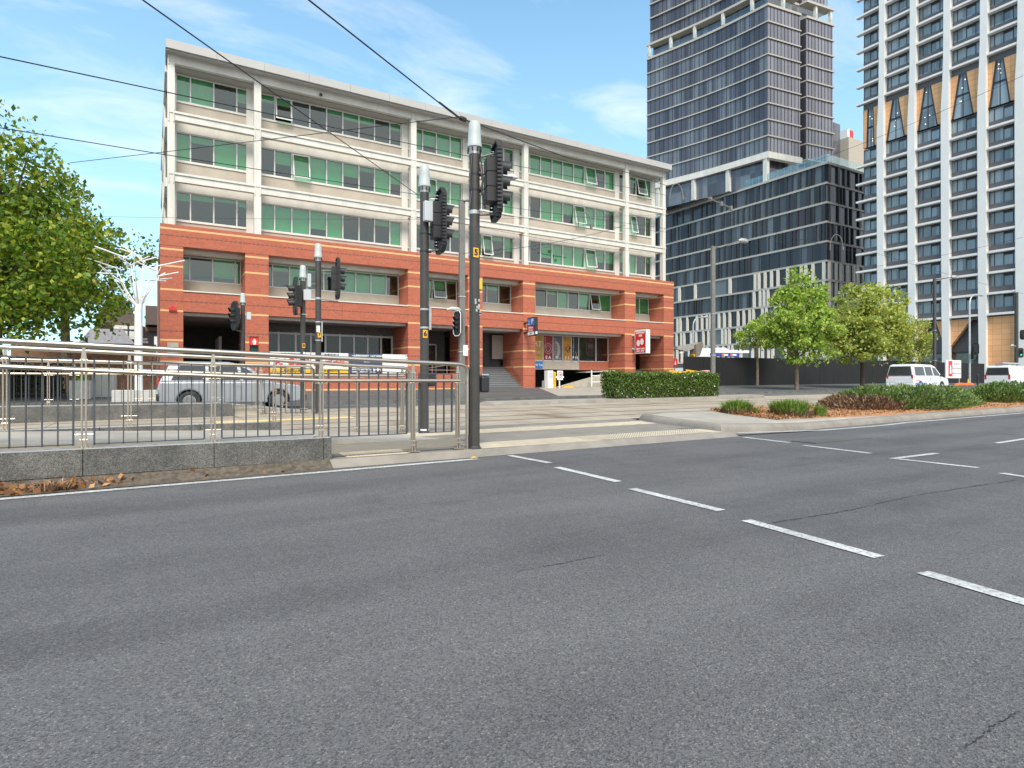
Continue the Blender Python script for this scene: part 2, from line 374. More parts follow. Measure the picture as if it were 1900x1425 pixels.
st = g.noise(g.vec(g.math('ADD', g.math('MULTIPLY', g.X, 1.0), g.math('MULTIPLY', g.Y, -.12)), g.math('MULTIPLY', g.Y, .22)), 1.1, 5, .62)
base = g.mix(g.ramp(g.noise(P, .5, 5), (.35, (0,)*3), (.65, (1,)*3)), (.34, .28, .21), (.44, .375, .29))
stain = g.ramp(st, (.50, (0,)*3), (.72, (1,)*3))
reg = g.ramp(g.noise(P, .16, 2), (.36, (.15,)*3), (.58, (1,)*3))
col = g.mix(g.math('MULTIPLY', stain, reg), base, (.16, .10, .055))
jx = g.math('LESS_THAN', g.math('ABSOLUTE', g.math('SUBTRACT', g.math('FRACT', g.math('MULTIPLY', g.X, .25)), .5)), .004)
col = g.mix(g.math('MULTIPLY', jx, .8), col, (.12, .1, .08))
g.bump(g.noise(P, 40, 4), .1, .01); M['track'] = g.done(col, .75)
sheet('tram_track_bed', XS, lin(11.5, 21.5, 6), M['track'])
sheet('far_road', XS, [21.5, 24, 27], M['asphalt_far'])
sheet('footpath', XS, [27.01, 30, 34, 38, 47], M['asphalt_far'], .004)
m = MB()
for a, b in zip(XS[:-1], XS[1:]):
    m.add([(a, 26.86, gz(a, 26.9)-.02), (b, 26.86, gz(b, 26.9)-.02), (b, 26.88, gz(b, 27.1)), (a, 26.88, gz(a, 27.1)), (b, 27.2, gz(b, 27.2)+.012), (a, 27.2, gz(a, 27.2)+.012)], [(0, 1, 2, 3), (3, 2, 4, 5)])
struct(m.build('footpath_kerb', M['granite']))
# driveway slab to the car park and the lighter crossing pad in the footpath
m = MB(); m.add([(24.8, 38, gz(25, 38)+.014), (32.6, 38, gz(32, 38)+.014), (30.5, 27.1, gz(30, 27.1)+.014), (19.0, 27.1, gz(20, 27.1)+.014)], [(0, 3, 2, 1)])
struct(m.build('driveway', M['concrete']))
# pedestrian crossing through the median
sheet('crossing', lin(2.1, 10.2, 12), lin(8.45, 11.5, 5), M['paving'], .006)
sheet('crossing_kerb', lin(2.1, 10.3, 12), [8.28, 8.34, 8.45], M['kerb'], .008)
def tactile(name, x0, x1, y0, y1, mat, rot=0):
    m = MB(); nx = int((x1-x0)/.3); zf = lambda x, y: gz(x, y)+.012
    m.add([(x0, y0, zf(x0, y0)), (x1, y0, zf(x1, y0)), (x1, y1, zf(x1, y1)), (x0, y1, zf(x0, y1))], [(0, 1, 2, 3)])
    for i in range(nx*5):
        x = x0+.03+i*(x1-x0-.03)/(nx*5)
        for j in range(int((y1-y0)/.06)):
            y = y0+.03+j*.06; z = zf(x, y)
            m.add([(x, y, z), (x+.03, y, z), (x+.03, y+.03, z), (x, y+.03, z), (x+.006, y+.006, z+.006), (x+.024, y+.006, z+.006), (x+.024, y+.024, z+.006), (x+.006, y+.024, z+.006)],
                  [(4, 5, 6, 7), (0, 1, 5, 4), (1, 2, 6, 5), (2, 3, 7, 6), (3, 0, 4, 7)])
    return struct(m.build(name, mat))
M['tactile'] = pm('cream_tactile', (.50, .43, .325), .8, var=.14, scale=5); M['tactile_y'] = pm('yellow_tactile', (.66, .47, .17), .8, var=.15, scale=5)
tactile('tactile_paving', 4.35, 10.05, 8.46, 9.1, M['tactile']); tactile('tactile_paving', 2.3, 10.0, 10.3, 10.9, M['tactile']); tactile('tactile_paving', 2.35, 3.3, 8.5, 9.0, M['tactile'])
tactile('tactile_paving', 1.3, 4.6, 15.7, 16.3, M['tactile_y']); tactile('tactile_paving', 2.0, 3.4, 18.6, 19.2, M['tactile'])
# tram rails
m = MB()
for y in (12.75, 14.19, 16.3, 17.74):
    for a, b in zip(XS[:-1], XS[1:]):
        if a > 90: break
        for y0, y1, mi, h in ((y, y+.06, 0, .010), (y+.06, y+.1, 1, .008)):
            m.quad((a, y0, gz(a, y)+h), (b, y0, gz(b, y)+h), (b, y1, gz(b, y)+h), (a, y1, gz(a, y)+h), mi)
struct(m.build('tram_rails', [pm('worn_rail', (.30, .25, .2), .45, .5), M['black_soft']]))
# painted markings
def mark(pts, wd=.1, name='road_marking', dz=.010):
    m = MB()
    for (x0, y0), (x1, y1) in zip(pts[:-1], pts[1:]):
        n = max(1, int(math.hypot(x1-x0, y1-y0)/2)); dx, dy = x1-x0, y1-y0; l = math.hypot(dx, dy); nx, ny = -dy/l*wd/2, dx/l*wd/2
        for i in range(n):
            ax, ay, bx, by = x0+dx*i/n, y0+dy*i/n, x0+dx*(i+1)/n, y0+dy*(i+1)/n
            m.quad((ax-nx, ay-ny, gz(ax, ay)+dz), (bx-nx, by-ny, gz(bx, by)+dz), (bx+nx, by+ny, gz(bx, by)+dz), (ax+nx, ay+ny, gz(ax, ay)+dz))
    return struct(m.build(name, M['paint']))
def gpt(x, y): return ground_at(x, y)[:2]
for a, b in (((945,846),(1020,860)), ((1033,868),(1147,895)), ((1172,908),(1338,949)), ((1384,967),(1632,1036)), ((1712,1064),(1990,1146)), ((1380,812),(1465,822)), ((1490,827),(1615,842)), ((1652,851),(1815,869)), ((1858,879),(1990,900))):
    mark([gpt(*a), gpt(*b)], .115)
mark([gpt(1664, 851), gpt(1738, 842)], .10); mark([gpt(1850, 823), gpt(1960, 806)], .10)
mark([(-14, 7.9), (-1.3, 7.96), (2, 8.03), (4.2, 8.1)], .13, 'edge_line')
mark([(10.4, 8.42), (13.0, 8.25), (15.5, 8.25), (17, 8.42), (26, 8.6), (60, 8.75)], .13, 'edge_line')
mark([gpt(953, 794), gpt(1030, 789)], .09, dz=.014)
mark([(5.5, 24), (60, 24)], .1); mark([(8, 21.9), (90, 21.9)], .1, 'edge_line'); mark([(30, 26.6), (90, 26.6)], .1, 'edge_line')
# cracks in the road
def crack(pts, name='road_crack', w=.005):
    m = MB(); P_ = []
    for (a, b) in zip(pts[:-1], pts[1:]):
        A = gpt(*a); B = gpt(*b); n = 26
        P_ += [(A[0]+(B[0]-A[0])*i/n, A[1]+(B[1]-A[1])*i/n) for i in range(n)]
    q = [(x+random.gauss(0, w*1.5), y+random.gauss(0, w*1.5)) for x, y in P_]
    for (x0, y0), (x1, y1) in zip(q[:-1], q[1:]):
        if random.random() < .1: continue
        h = w*random.uniform(.3, 1.2)
        m.quad((x0-h, y0-h, gz(x0, y0)+.008), (x1-h, y1-h, gz(x1, y1)+.008), (x1+h*.3, y1+h, gz(x1, y1)+.008), (x0+h*.3, y0+h, gz(x0, y0)+.008))
    struct(m.build(name, M['ink']))
crack([(1430, 972), (1560, 951), (1700, 920), (1895, 890)]); crack([(960, 1062), (1060, 1044), (1125, 1030)], w=.004); crack([(1790, 1395), (1845, 1350), (1895, 1322)], w=.0025)
for k, (px, py, sx, sy) in enumerate(((1395, 779, .8, .55), (1545, 817, .9, .5))):
    x, y, z = ground_at(px, py)
    if k == 0: z = .265
    m = MB().box(x-sx, x+sx, y-sy/2, y+sy/2, z-.02, z+.018); struct(m.build('utility_cover', M['asphalt_far'] if k else M['kerb']))

# ------------------------------------------------------------------ the office building
OB = T('office_building', 'five storey office building with red brick base and cream concrete upper floors', 'building', (19.5, 38, .5))
PIL = [(.38, 1.48), (4.63, 5.9), (14.55, 15.8), (18.95, 20.1), (23.48, 24.53), (33.25, 34.4), (37.6, 38.75)]
CX = [.9, 5.3, 14.95, 19.5, 23.75, 33.5, 37.64]
for a, b in PIL: MB().box(a, b, 38, 41, 0, 8.62).build('brick_pillar', M['brick_pillar'], OB)
m = MB()
xs = [.37, 4.4, 9.9, 15.2, 19.5, 24.0, 28.9, 33.8, 38.76]
each('upper_brick_beam', M['brick_beam'], OB, [(a+.004, b-.004, 37.985, 39.3, 8.6, 9.76) for a, b in zip(xs[:-1], xs[1:])])
m = MB(); m2 = MB(); m3 = MB(); m4 = MB(); m5 = MB()
for (a0, a), (b, b1) in zip(PIL[:-1], PIL[1:]):
    mid = (a+b)/2
    for q0, q1 in ((a, mid-.004), (mid+.004, b)): each('lower_brick_beam', M['brick_beam'], OB, [(q0, q1, 38.02, 39.4, 5.03, 6.13)])
    each('white_trim', M['frame'], OB, [(a, b, 37.97, 39.74, 6.132, 6.20), (a, b, 38.45, 38.9, 4.86, 5.028), (a, b, 38.7, 39.3, 8.42, 8.598)])           # pale sill on the beam
    each('rendered_spandrel', M['spandrel'], OB, [(a, b, 39.72, 39.95, 6.2, 6.98)])
    each('soffit', M['soffit'], OB, [(a, b, 38.9, 47, 4.9, 5.02), (a, b, 39.3, 40.2, 8.45, 8.6)])
# rear and side walls, roof
each('brick_side_wall', M['brick_low'], OB, [(.38, .62, 41, 60, 0, 9.76), (38.5, 38.75, 41, 60, 0, 9.76), (.62, 38.5, 59.75, 60, 0, 9.76)])
m = MB(); m.box(.95, 1.2, 39.3, 58, 9.76, 19.0); m.box(37.2, 37.45, 39.3, 58, 9.76, 19.0); m.box(1.2, 37.2, 57.75, 58, 9.76, 19.0)
for z in (9.9, 12.15, 15.5, 18.6): m.box(.62, .95, 39.3, 58, z, z+.5)
for y in (44, 50, 57.7): m.box(.62, .95, y, y+.3, 9.76, 19)
m.build('rendered_side_wall', M['frame'], OB)
m = MB(); m.box(.6, 38.6, 39, 60, 9.60, 9.74); m.build('brick_roof', M['soffit'], OB)
# slabs and rear wall inside, so the rooms behind the glass read as rooms
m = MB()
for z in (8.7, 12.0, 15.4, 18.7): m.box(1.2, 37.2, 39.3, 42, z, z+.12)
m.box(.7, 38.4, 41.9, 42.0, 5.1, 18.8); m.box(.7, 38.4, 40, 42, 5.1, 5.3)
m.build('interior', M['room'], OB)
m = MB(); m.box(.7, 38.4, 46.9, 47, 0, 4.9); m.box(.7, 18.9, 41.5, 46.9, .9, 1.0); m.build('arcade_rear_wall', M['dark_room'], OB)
# upper concrete frame
for i, c in enumerate(CX):
    m = MB(); h = .17 if i in (0, 6) else .19
    m.box(c-h, c+h, 38.0, 38.34, 9.76, 18.98)
    for z in (12.15, 15.5, 18.6):
        for sx in (-1, 1): m.box(c+sx*(h-.05)-.025, c+sx*(h-.05)+.025, 37.955, 38.0, z-.12, z+.6)
    for z in (12.2, 15.55): m.box(c-.07, c+.07, 38.34, 38.94, z, z+.3)
    m.build('frame_column', M['frame'], OB)
for z in (12.15, 15.5, 18.6):
    m = MB(); m.box(CX[0]-.1, CX[6]+.16, 38.03, 38.31, z, z+.36); m.box(CX[0]-.16, CX[6]+.2, 37.965, 38.36, z+.362, z+.48); m.build('frame_beam', M['frame'], OB)
m = MB(); xs = lin(.62, 37.95, 16)
each('roof_fascia', M['fascia'], OB, [(a+.006, b-.006, 37.4, 38.6, 19.09, 19.55) for a, b in zip(xs[:-1], xs[1:])])
m = MB(); m.box(.64, 37.93, 37.55, 58, 19.0, 19.086); m.box(1, 37.3, 38.6, 58, 19.087, 19.4); m.build('roof', M['soffit'], OB)
m = MB(); m.box(1.1, 37.3, 38.36, 39.3, 18.56, 18.62); m.build('eaves_soffit', M['soffit'], OB)
SILL = [10.25, 13.6, 16.95]; HEAD = [11.9, 15.25, 18.5]
m = MB(); m2 = MB(); m3 = MB()
for z0, z1 in ((9.762, 10.25), (11.9, 13.6), (15.25, 16.95)):
    each('rendered_spandrel', M['spandrel'], OB, [(1.0, 37.3, 39.0, 39.28, z0, z1)])
    if z1 > 11: each('lintel', M['frame'], OB, [(1.0, 37.3, 38.92, 38.998, z0-.02, z0+.45)])
    each('window_sill', M['frame'], OB, [(1.0, 37.3, 38.94, 38.997, z1-.07, z1+.012)])
each('rendered_spandrel', M['spandrel'], OB, [(1.0, 37.3, 39.0, 39.28, 18.5, 18.98)])
for i, c in enumerate(CX):
    xo = c + (.05 if i == 0 else -.35 if i == 6 else -.28)
    each('window_pier', M['frame'], OB, [(xo-.22, xo+.22, 38.93, 39.3, 9.765, 18.55)])
# the windows
def window(X0, X1, Y, z0, z1, cuts, opens, parent, rnd, gl='green_glass'):
    f = MB(); gm = MB(); bl = MB(); e = [X0] + [c for c in cuts if X0+.25 < c < X1-.25] + [X1]
    f.box(X0, X1, Y-.04, Y+.08, z0, z0+.06); f.box(X0, X1, Y-.04, Y+.08, z1-.06, z1)
    for i, x in enumerate(e):
        h = .035 if 0 < i < len(e)-1 else .05
        f.box(max(X0, x-h), min(X1, x+h), Y-.045, Y+.078, z0+.06, z1-.06)
    fr = f.build('window', M['alu'], parent)
    sash = MB(); sg = MB()
    mood = rnd.random()
    for i, (a, b) in enumerate(zip(e[:-1], e[1:])):
        if i in opens:
            t = R(12); H = z1-z0-.12
            def tp(x, d, s): return (x, Y-.05-s*sin(t)-d*cos(t), z1-.06-s*cos(t)+d*sin(t)*-1)
            for xa, xb, sa, sb in ((a+.03, a+.1, 0, H), (b-.1, b-.03, 0, H), (a+.1, b-.1, 0, .07), (a+.1, b-.1, H-.08, H)):
                sash.add([tp(xa, 0, sa), tp(xb, 0, sa), tp(xb, 0, sb), tp(xa, 0, sb), tp(xa, .05, sa), tp(xb, .05, sa), tp(xb, .05, sb), tp(xa, .05, sb)], [(3,2,1,0),(4,5,6,7),(0,1,5,4),(1,2,6,5),(2,3,7,6),(3,0,4,7)])
            sg.quad(tp(a+.1, .02, .07), tp(b-.1, .02, .07), tp(b-.1, .02, H-.08), tp(a+.1, .02, H-.08))
        else:
            gm.quad((a+.03, Y+.02, z0+.05), (b-.03, Y+.02, z0+.05), (b-.03, Y+.02, z1-.05), (a+.03, Y+.02, z1-.05))
        r = rnd.random(); full = z1-z0
        d = full*(1 if r < .46 else rnd.uniform(.12, .3) if r < .66 else rnd.uniform(.45, .8) if r < .86 else 0)
        if mood < .25: d = min(d, full*.3)
        if d > .05:
            zb = z1-d
            bl.quad((a+.02, Y+.12, zb), (b-.02, Y+.12, zb), (b-.02, Y+.12, z1), (a+.02, Y+.12, z1))
    gm.build('glass', M[gl], fr)
    if bl.v: bl.build('blind', M['blind'], fr)
    if sash.v: s = sash.build('open_sash', M['alu'], fr); sg.build('sash_glass', M[gl], fr)
    return fr
C1 = [1.88, 3.07, 4.29]; C2 = [6.39, 7.39, 8.46, 9.49, 10.51, 11.56, 12.59, 13.64]; C3 = [15.98, 17.0, 18.05]; C4 = [20.54, 21.37, 22.4]
C5 = [24.67, 25.65, 26.72, 27.74, 28.79, 29.86, 30.95, 31.97]; C6 = [34.63, 35.35, 36.41]
BAY = [(1.13, 5.02, C1), (5.3, 14.45, C2), (14.9, 18.98, C3), (19.45, 23.25, C4), (23.7, 33.0, C5), (33.45, 37.07, C6)]
OPEN = {(2, 1): [1], (1, 1): [2], (1, 2): [1], (0, 3): [1], (0, 4): [6], (1, 4): [5], (2, 4): [6], (1, 5): [1], (2, 5): [2], (0, 1): [4]}
rnd = random.Random(11)
for fl in range(3):
    for bi, (a, b, c) in enumerate(BAY): window(a+.02, b-.02, 39.02, SILL[fl], HEAD[fl]-.02, c, OPEN.get((fl, bi), []) if (fl, bi) != (0, 1) else [], OB, rnd)
rnd = random.Random(5)
for bi, ((a0, a), (b, b1)) in enumerate(zip(PIL[:-1], PIL[1:])):
    window(a+.02, b-.02 if bi != 5 else 37.5, 39.77, 6.98, 8.42, [C1, C2, C3, C4, C5, C6][bi], {2: [1], 4: [6]}.get(bi, []), OB, rnd)
# ground floor: arcade, shop front, ramp, stairs, car park
each('brick_balustrade', M['brick_low'], OB, [(5.92, 14.53, 38.15, 38.42, .2, 2.93), (15.82, 18.93, 38.2, 38.42, .2, 1.72)])
sf = MB(); sgm = MB(); ex = [5.95, 6.95, 8.0, 8.95, 9.9, 10.85, 11.8, 12.75, 13.7, 14.5]
for x in ex: sf.box(x-.06, x+.06, 40.95, 41.1, 1.9, 4.35)
sf.box(5.95, 14.5, 40.94, 41.11, 4.2, 4.32); sf.box(5.95, 14.5, 40.94, 41.11, 1.9, 2.0)
s_ = sf.build('shop_front', M['alu'], OB); sgm.quad((5.95, 41.03, 2), (14.5, 41.03, 2), (14.5, 41.03, 4.2), (5.95, 41.03, 4.2)); sgm.build('glass', M['shop_glass'], s_)
MB().box(5.9, 14.55, 41.0, 41.1, 4.33, 4.89).build('shop_header', M['room'], OB)
each('arcade_post', M['soffit'], OB, [(3.6+.02*i, 3.75+.02*i, 42+i*.75, 42.1+i*.75, .9, 4.0) for i in range(6)])
each('arcade_floor', M['soffit'], OB, [(1.5, 4.6, 41.2, 46.8, .86, .9)])
m = MB(); m.box(15.8, 18.95, 41.9, 42, 1.6, 4.9); m.build('entry_wall', M['dark_room'], OB)
m = MB()
for x in (16.2, 17.3, 18.2): m.box(x-.04, x+.04, 41.8, 41.9, 1.6, 3.9)
m.box(16.2, 18.2, 41.8, 41.9, 3.85, 3.95)
dr = m.build('entry_door', M['alu'], OB); MB().quad((16.2, 41.84, 1.7), (18.2, 41.84, 1.7), (18.2, 41.84, 3.85), (16.2, 41.84, 3.85)).build('glass', M['shop_glass'], dr)
m = MB()
for z in (1.95, 2.35): m.cyl((15.85, 38.32, z), (18.9, 38.32, z), .025)
m.cyl((15.85, 38.9, 2.0), (18.9, 38.9, 2.5), .025)
for x in (16.4, 17.5, 18.5): m.cyl((x, 38.32, 1.72), (x, 38.32, 2.36), .022)
m.build('ramp_railing', M['steel'], OB)
def stairs(x0, x1, y0, z0, n, rise=.165, tread=.29):
    m = MB()
    for i in range(n):
        m.box(x0, x1, y0+i*tread, y0+n*tread+.4, z0+i*rise-(.4 if i == 0 else 0), z0+(i+1)*rise-.03, 0); m.box(x0, x1, y0+i*tread-.035, y0+n*tread+.4, z0+(i+1)*rise-.03, z0+(i+1)*rise, 1)
    return m.build('stairs', [pm('shaded_stair_riser', (.13, .135, .14), .6, var=.1), pm('grey_stair_tread', (.26, .27, .28), .6, var=.1)], OB)  # risers darker than treads: step shading put into the colour
stairs(20.12, 23.46, 38.05, .62, 10); stairs(34.42, 37.58, 38.3, .72, 9)
each('stair_rear_wall', M['dark_room'], OB, [(20.1, 23.48, 41.4, 41.5, 1.5, 4.9), (34.4, 37.6, 41.6, 41.7, 1.5, 4.9)])
MB().box(22.5, 23.45, 40.95, 41.0, 2.9, 4.75).build('notice_panel', M['spandrel'], OB)
for xr, ya, za, yb, zb in ((23.36, 38.2, 1.45, 40.6, 3.15), (37.46, 38.4, 1.55, 40.6, 3.0)):
    m = MB(); m.cyl((xr, ya, za), (xr, yb, zb), .03)
    for t in (.1, .5, .9): m.cyl((xr, ya+(yb-ya)*t, za+(zb-za)*t), (xr+.13, ya+(yb-ya)*t, za+(zb-za)*t-.04), .015)
    m.build('stair_handrail', M['steel'], OB)
# car park bay
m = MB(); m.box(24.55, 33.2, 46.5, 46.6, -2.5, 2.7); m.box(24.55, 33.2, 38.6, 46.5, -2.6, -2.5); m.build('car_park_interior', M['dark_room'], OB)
m = MB(); m.box(24.55, 30.1, 40.0, 40.3, 2.12, 2.78); m.build('car_park_beam', M['spandrel'], OB)
m = MB(); m.box(30.1, 33.2, 40.0, 40.2, 2.1, 2.8); m.build('brick_infill', M['brick_low'], OB)
m = MB(); e = [24.56, 25.6, 26.6, 27.55, 28.5, 29.35, 30.1, 31.9, 33.2]
for x in e: m.box(x-.035, x+.035, 40.05, 40.15, 2.78, 4.86)
m.box(24.56, 33.2, 40.05, 40.15, 2.782, 2.86); m.box(24.56, 33.2, 40.05, 40.15, 4.8, 4.88)
pw_ = m.build('window', M['alu'], OB); MB().quad((24.56, 40.1, 2.86), (33.2, 40.1, 2.86), (33.2, 40.1, 4.8), (24.56, 40.1, 4.8)).build('glass', M['shop_glass'], pw_)
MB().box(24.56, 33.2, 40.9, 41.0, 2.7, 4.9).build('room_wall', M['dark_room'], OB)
each('ceiling_lamp', M['tube'], OB, [(x, x+1.1, y, y+.1, z, z+.07) for x, y, z in ((26.8, 43.5, 1.45), (29.6, 43.0, 1.5))])
m = MB(); m.prism([(33.2, .5), (33.2, 2.0), (32.9, 2.05), (27.2, .75), (27.2, .5)], 'y', 38.9, 39.1); m.build('ramp_wall', pm('cream_block_wall', (.44, .40, .33), .9, var=.12, scale=6), OB)
m = MB(); m.prism([(33.22, 2.0), (33.22, 2.12), (30.2, 1.95), (30.2, 1.88)], 'y', 39.2, 40.6); m.build('ramp_canopy', M['soffit'], OB)
m = MB()
for x in (30.0, 31.6): m.box(x-.04, x+.04, 38.2, 38.28, .5, 2.05)
for z in (1.1, 1.6): m.box(30.04, 31.56, 38.22, 38.26, z, z+.06)
m.build('guard_rail', M['white'], OB)
m = MB(); m.prism([(-.19, -.11), (.19, -.11), (.19, .0), (0, .15), (-.19, 0)], 'y', 37.88, 37.99)
m.v = [(x+.98, y, z+5.16) for x, y, z in m.v]; m.build('alarm_box', M['red'], OB)
m = MB().box(.72, 1.25, 37.93, 37.995, 2.55, 3.3, 0); m.box(.86, 1.12, 37.915, 37.93, 2.68, 3.15, 1); m.build('meter_panel', [M['spandrel'], M['soffit']], OB)
MB().cbox((8.9, 37.95, 18.74), (.16, .1, .14)).build('security_camera', M['black'], OB)

# ------------------------------------------------------------------ signs on the building
def banner(x0, x1, label, cat='banner'):
    o = T('banner', label, cat, ((x0+x1)/2, 38.1, 1.72), group='banners along the shop balustrade'); return o
Zb, Zt = 1.70, 2.94
for k, (x0, x1) in enumerate(((5.98, 8.3), (8.36, 10.62))):
    o = banner(x0, x1, 'white banner with red and yellow print behind the slim signal poles' if k else 'white food shop banner at the left end of the balustrade, next to the brick pillar')
    m = MB(); m.box(x0, x1, 38.10, 38.148, Zb, Zt, 0); m.box(x0, x1, 38.094, 38.0985, Zb, Zb+.27, 1)
    for i in range(26):
        a = random.uniform(x0+.05, x1-.35); z = random.uniform(Zb+.36, Zt-.5); c = random.choice((2, 3, 4, 2, 5))
        m.box(a, a+random.uniform(.08, .3), 38.095-.0002*i, 38.098, z, z+random.uniform(.05, .17), c)
    m.build('sheet', [M['white'], M['yellow'], M['red'], pm('orange_print', (.65, .25, .1), .6), pm('green_print', (.2, .4, .15), .6), pm('pink_print', (.7, .45, .4), .6)], o)
    text('江南餐飲飯店', .19, ((x0+x1)/2, 38.09, Zt-.14), FRONT, M['ink'], o); text('海鮮火鍋', .30, ((x0+x1)/2+.5, 38.085, Zt-.48), FRONT, M['red'], o, bold=.008)
    text('新鮮蔬菜水果', .16, ((x0+x1)/2+.1, 38.088, Zb+.13), FRONT, M['ink'], o)
o = banner(10.66, 12.8, 'navy banner with white lettering in the middle of the balustrade'); MB().box(10.66, 12.8, 38.10, 38.148, Zb, Zt).build('sheet', M['navy'], o)
for t, x, z, s in (('• SUPERMARKET  • EAT NOW', 10.85, 2.8, .15), ('• FREE DELIVERY  • SHOP NOW', 10.85, 2.58, .15), ('Shop Line 0410 120 677', 10.85, 2.05, .12), ('Peter Place 0417 301 377', 10.85, 1.92, .12), ('London Counter 0433 407 652', 10.85, 1.79, .12)):
    text(t, s, (x, 38.094, z), FRONT, M['white'], o, align='LEFT', bold=.006)
text('belle', .26, (12.47, 38.094, 1.92), FRONT, M['white'], o, bold=.012)
MB().add([(11.6, 38.092, 2.4), (12.0, 38.092, 2.4), (11.9, 38.092, 2.62), (11.75, 38.092, 2.62)], [(0, 1, 2, 3)]).build('emblem', M['white'], o)
o = banner(12.84, 14.6, 'plain white banner with dark flecks at its right edge'); m = MB(); m.box(12.84, 14.6, 38.10, 38.148, Zb, Zt, 0)
for i in range(26):
    a = 14.58-abs(random.gauss(0, .22)); z = random.choice((Zb+abs(random.gauss(.05, .15)), Zt-abs(random.gauss(.1, .2)), random.uniform(Zb, Zt))); z = min(Zt-.1, max(Zb+.02, z))
    m.add([(a, 38.096, z), (a+.05, 38.096, z-.02), (a+.03, 38.096, z+.09)], [(0, 1, 2)], random.choice((1, 1, 2)))
m.build('sheet', [M['white'], M['ink'], M['red']], o)
o = T('parking_sign', 'black edged blade sign with a blue letter P panel above a red panel', 'sign', (23.58, 36.9, 4.45)); m = MB(); m.box(23.45, 23.72, 36.38, 37.4, 4.45, 5.78, 0); m.box(23.5, 23.67, 37.4, 38, 4.7, 4.8, 0); m.box(23.5, 23.67, 37.4, 38, 5.4, 5.5, 0); m.build('case', M['black'], o, bevel=.03)
MB().box(23.43, 23.449, 36.44, 37.34, 5.2, 5.7).build('blue_panel', M['blue'], o); MB().box(23.43, 23.449, 36.48, 37.3, 4.76, 5.14).build('red_panel', M['red'], o); MB().box(23.43, 23.449, 36.48, 37.3, 4.5, 4.74).build('white_panel', M['white'], o)
MB().box(23.5, 23.66, 36.365, 36.379, 4.56, 4.74).build('edge_panel', M['white'], o)
text('P', .5, (23.42, 36.68, 5.46), SIDE, M['white'], o, bold=.01); text('i', .24, (23.42, 37.1, 5.52), SIDE, M['white'], o, bold=.01); text('UPark', .1, (23.42, 37.1, 5.3), SIDE, M['white'], o)
text('UPark', .22, (23.42, 36.89, 5.03), SIDE, M['white'], o, bold=.004); text('Choice', .2, (23.42, 36.89, 4.85), SIDE, M['white'], o)
text('24h', .16, (23.42, 36.89, 4.62), SIDE, M['ink'], o)
o = T('shop_sign', 'red and white supermarket lightbox sign projecting from the right brick pillars', 'sign', (34.6, 36.9, 3.6))
xa = 33.9; m = MB(); m.box(xa, xa+.42, 36.2, 37.55, 3.42, 5.33); m.box(xa+.1, xa+.3, 37.55, 38, 4.9, 5.0); m.box(xa+.1, xa+.3, 37.55, 38, 3.8, 3.9); m.build('case', M['white'], o, bevel=.015)
MB().box(xa-.015, xa-.001, 36.28, 37.47, 3.5, 5.2).build('red_panel', M['red'], o)
for t, s, z in (('SUPERMARKET', .19, 5.08), ('ASIA', .24, 4.86), ('OPEN 7 DAYS', .19, 3.79), ('8AM - 11PM', .2, 3.6)): text(t, s, (xa-.02, 36.87, z), SIDE, M['white'], o, bold=.006, sx=.82)
m = MB()
for yy, zz in ((37.1, 4.27), (36.68, 4.37)): m.add([(xa-.019, yy+.2*cos(t*pi/8), zz+.26*sin(t*pi/8)) for t in range(16)], [tuple(range(16))])
m.build('emblem', M['white'], o)
o = T('car_park_sign', 'blue strip sign with white lettering on the beam over the car park entry', 'sign', (25.6, 39.98, 2.2)); MB().box(24.56, 26.5, 39.96, 39.998, 2.2, 2.75).build('panel', M['blue'], o); text('Options/North Tce', .24, (25.52, 39.95, 2.47), FRONT, M['white'], o, bold=.004)
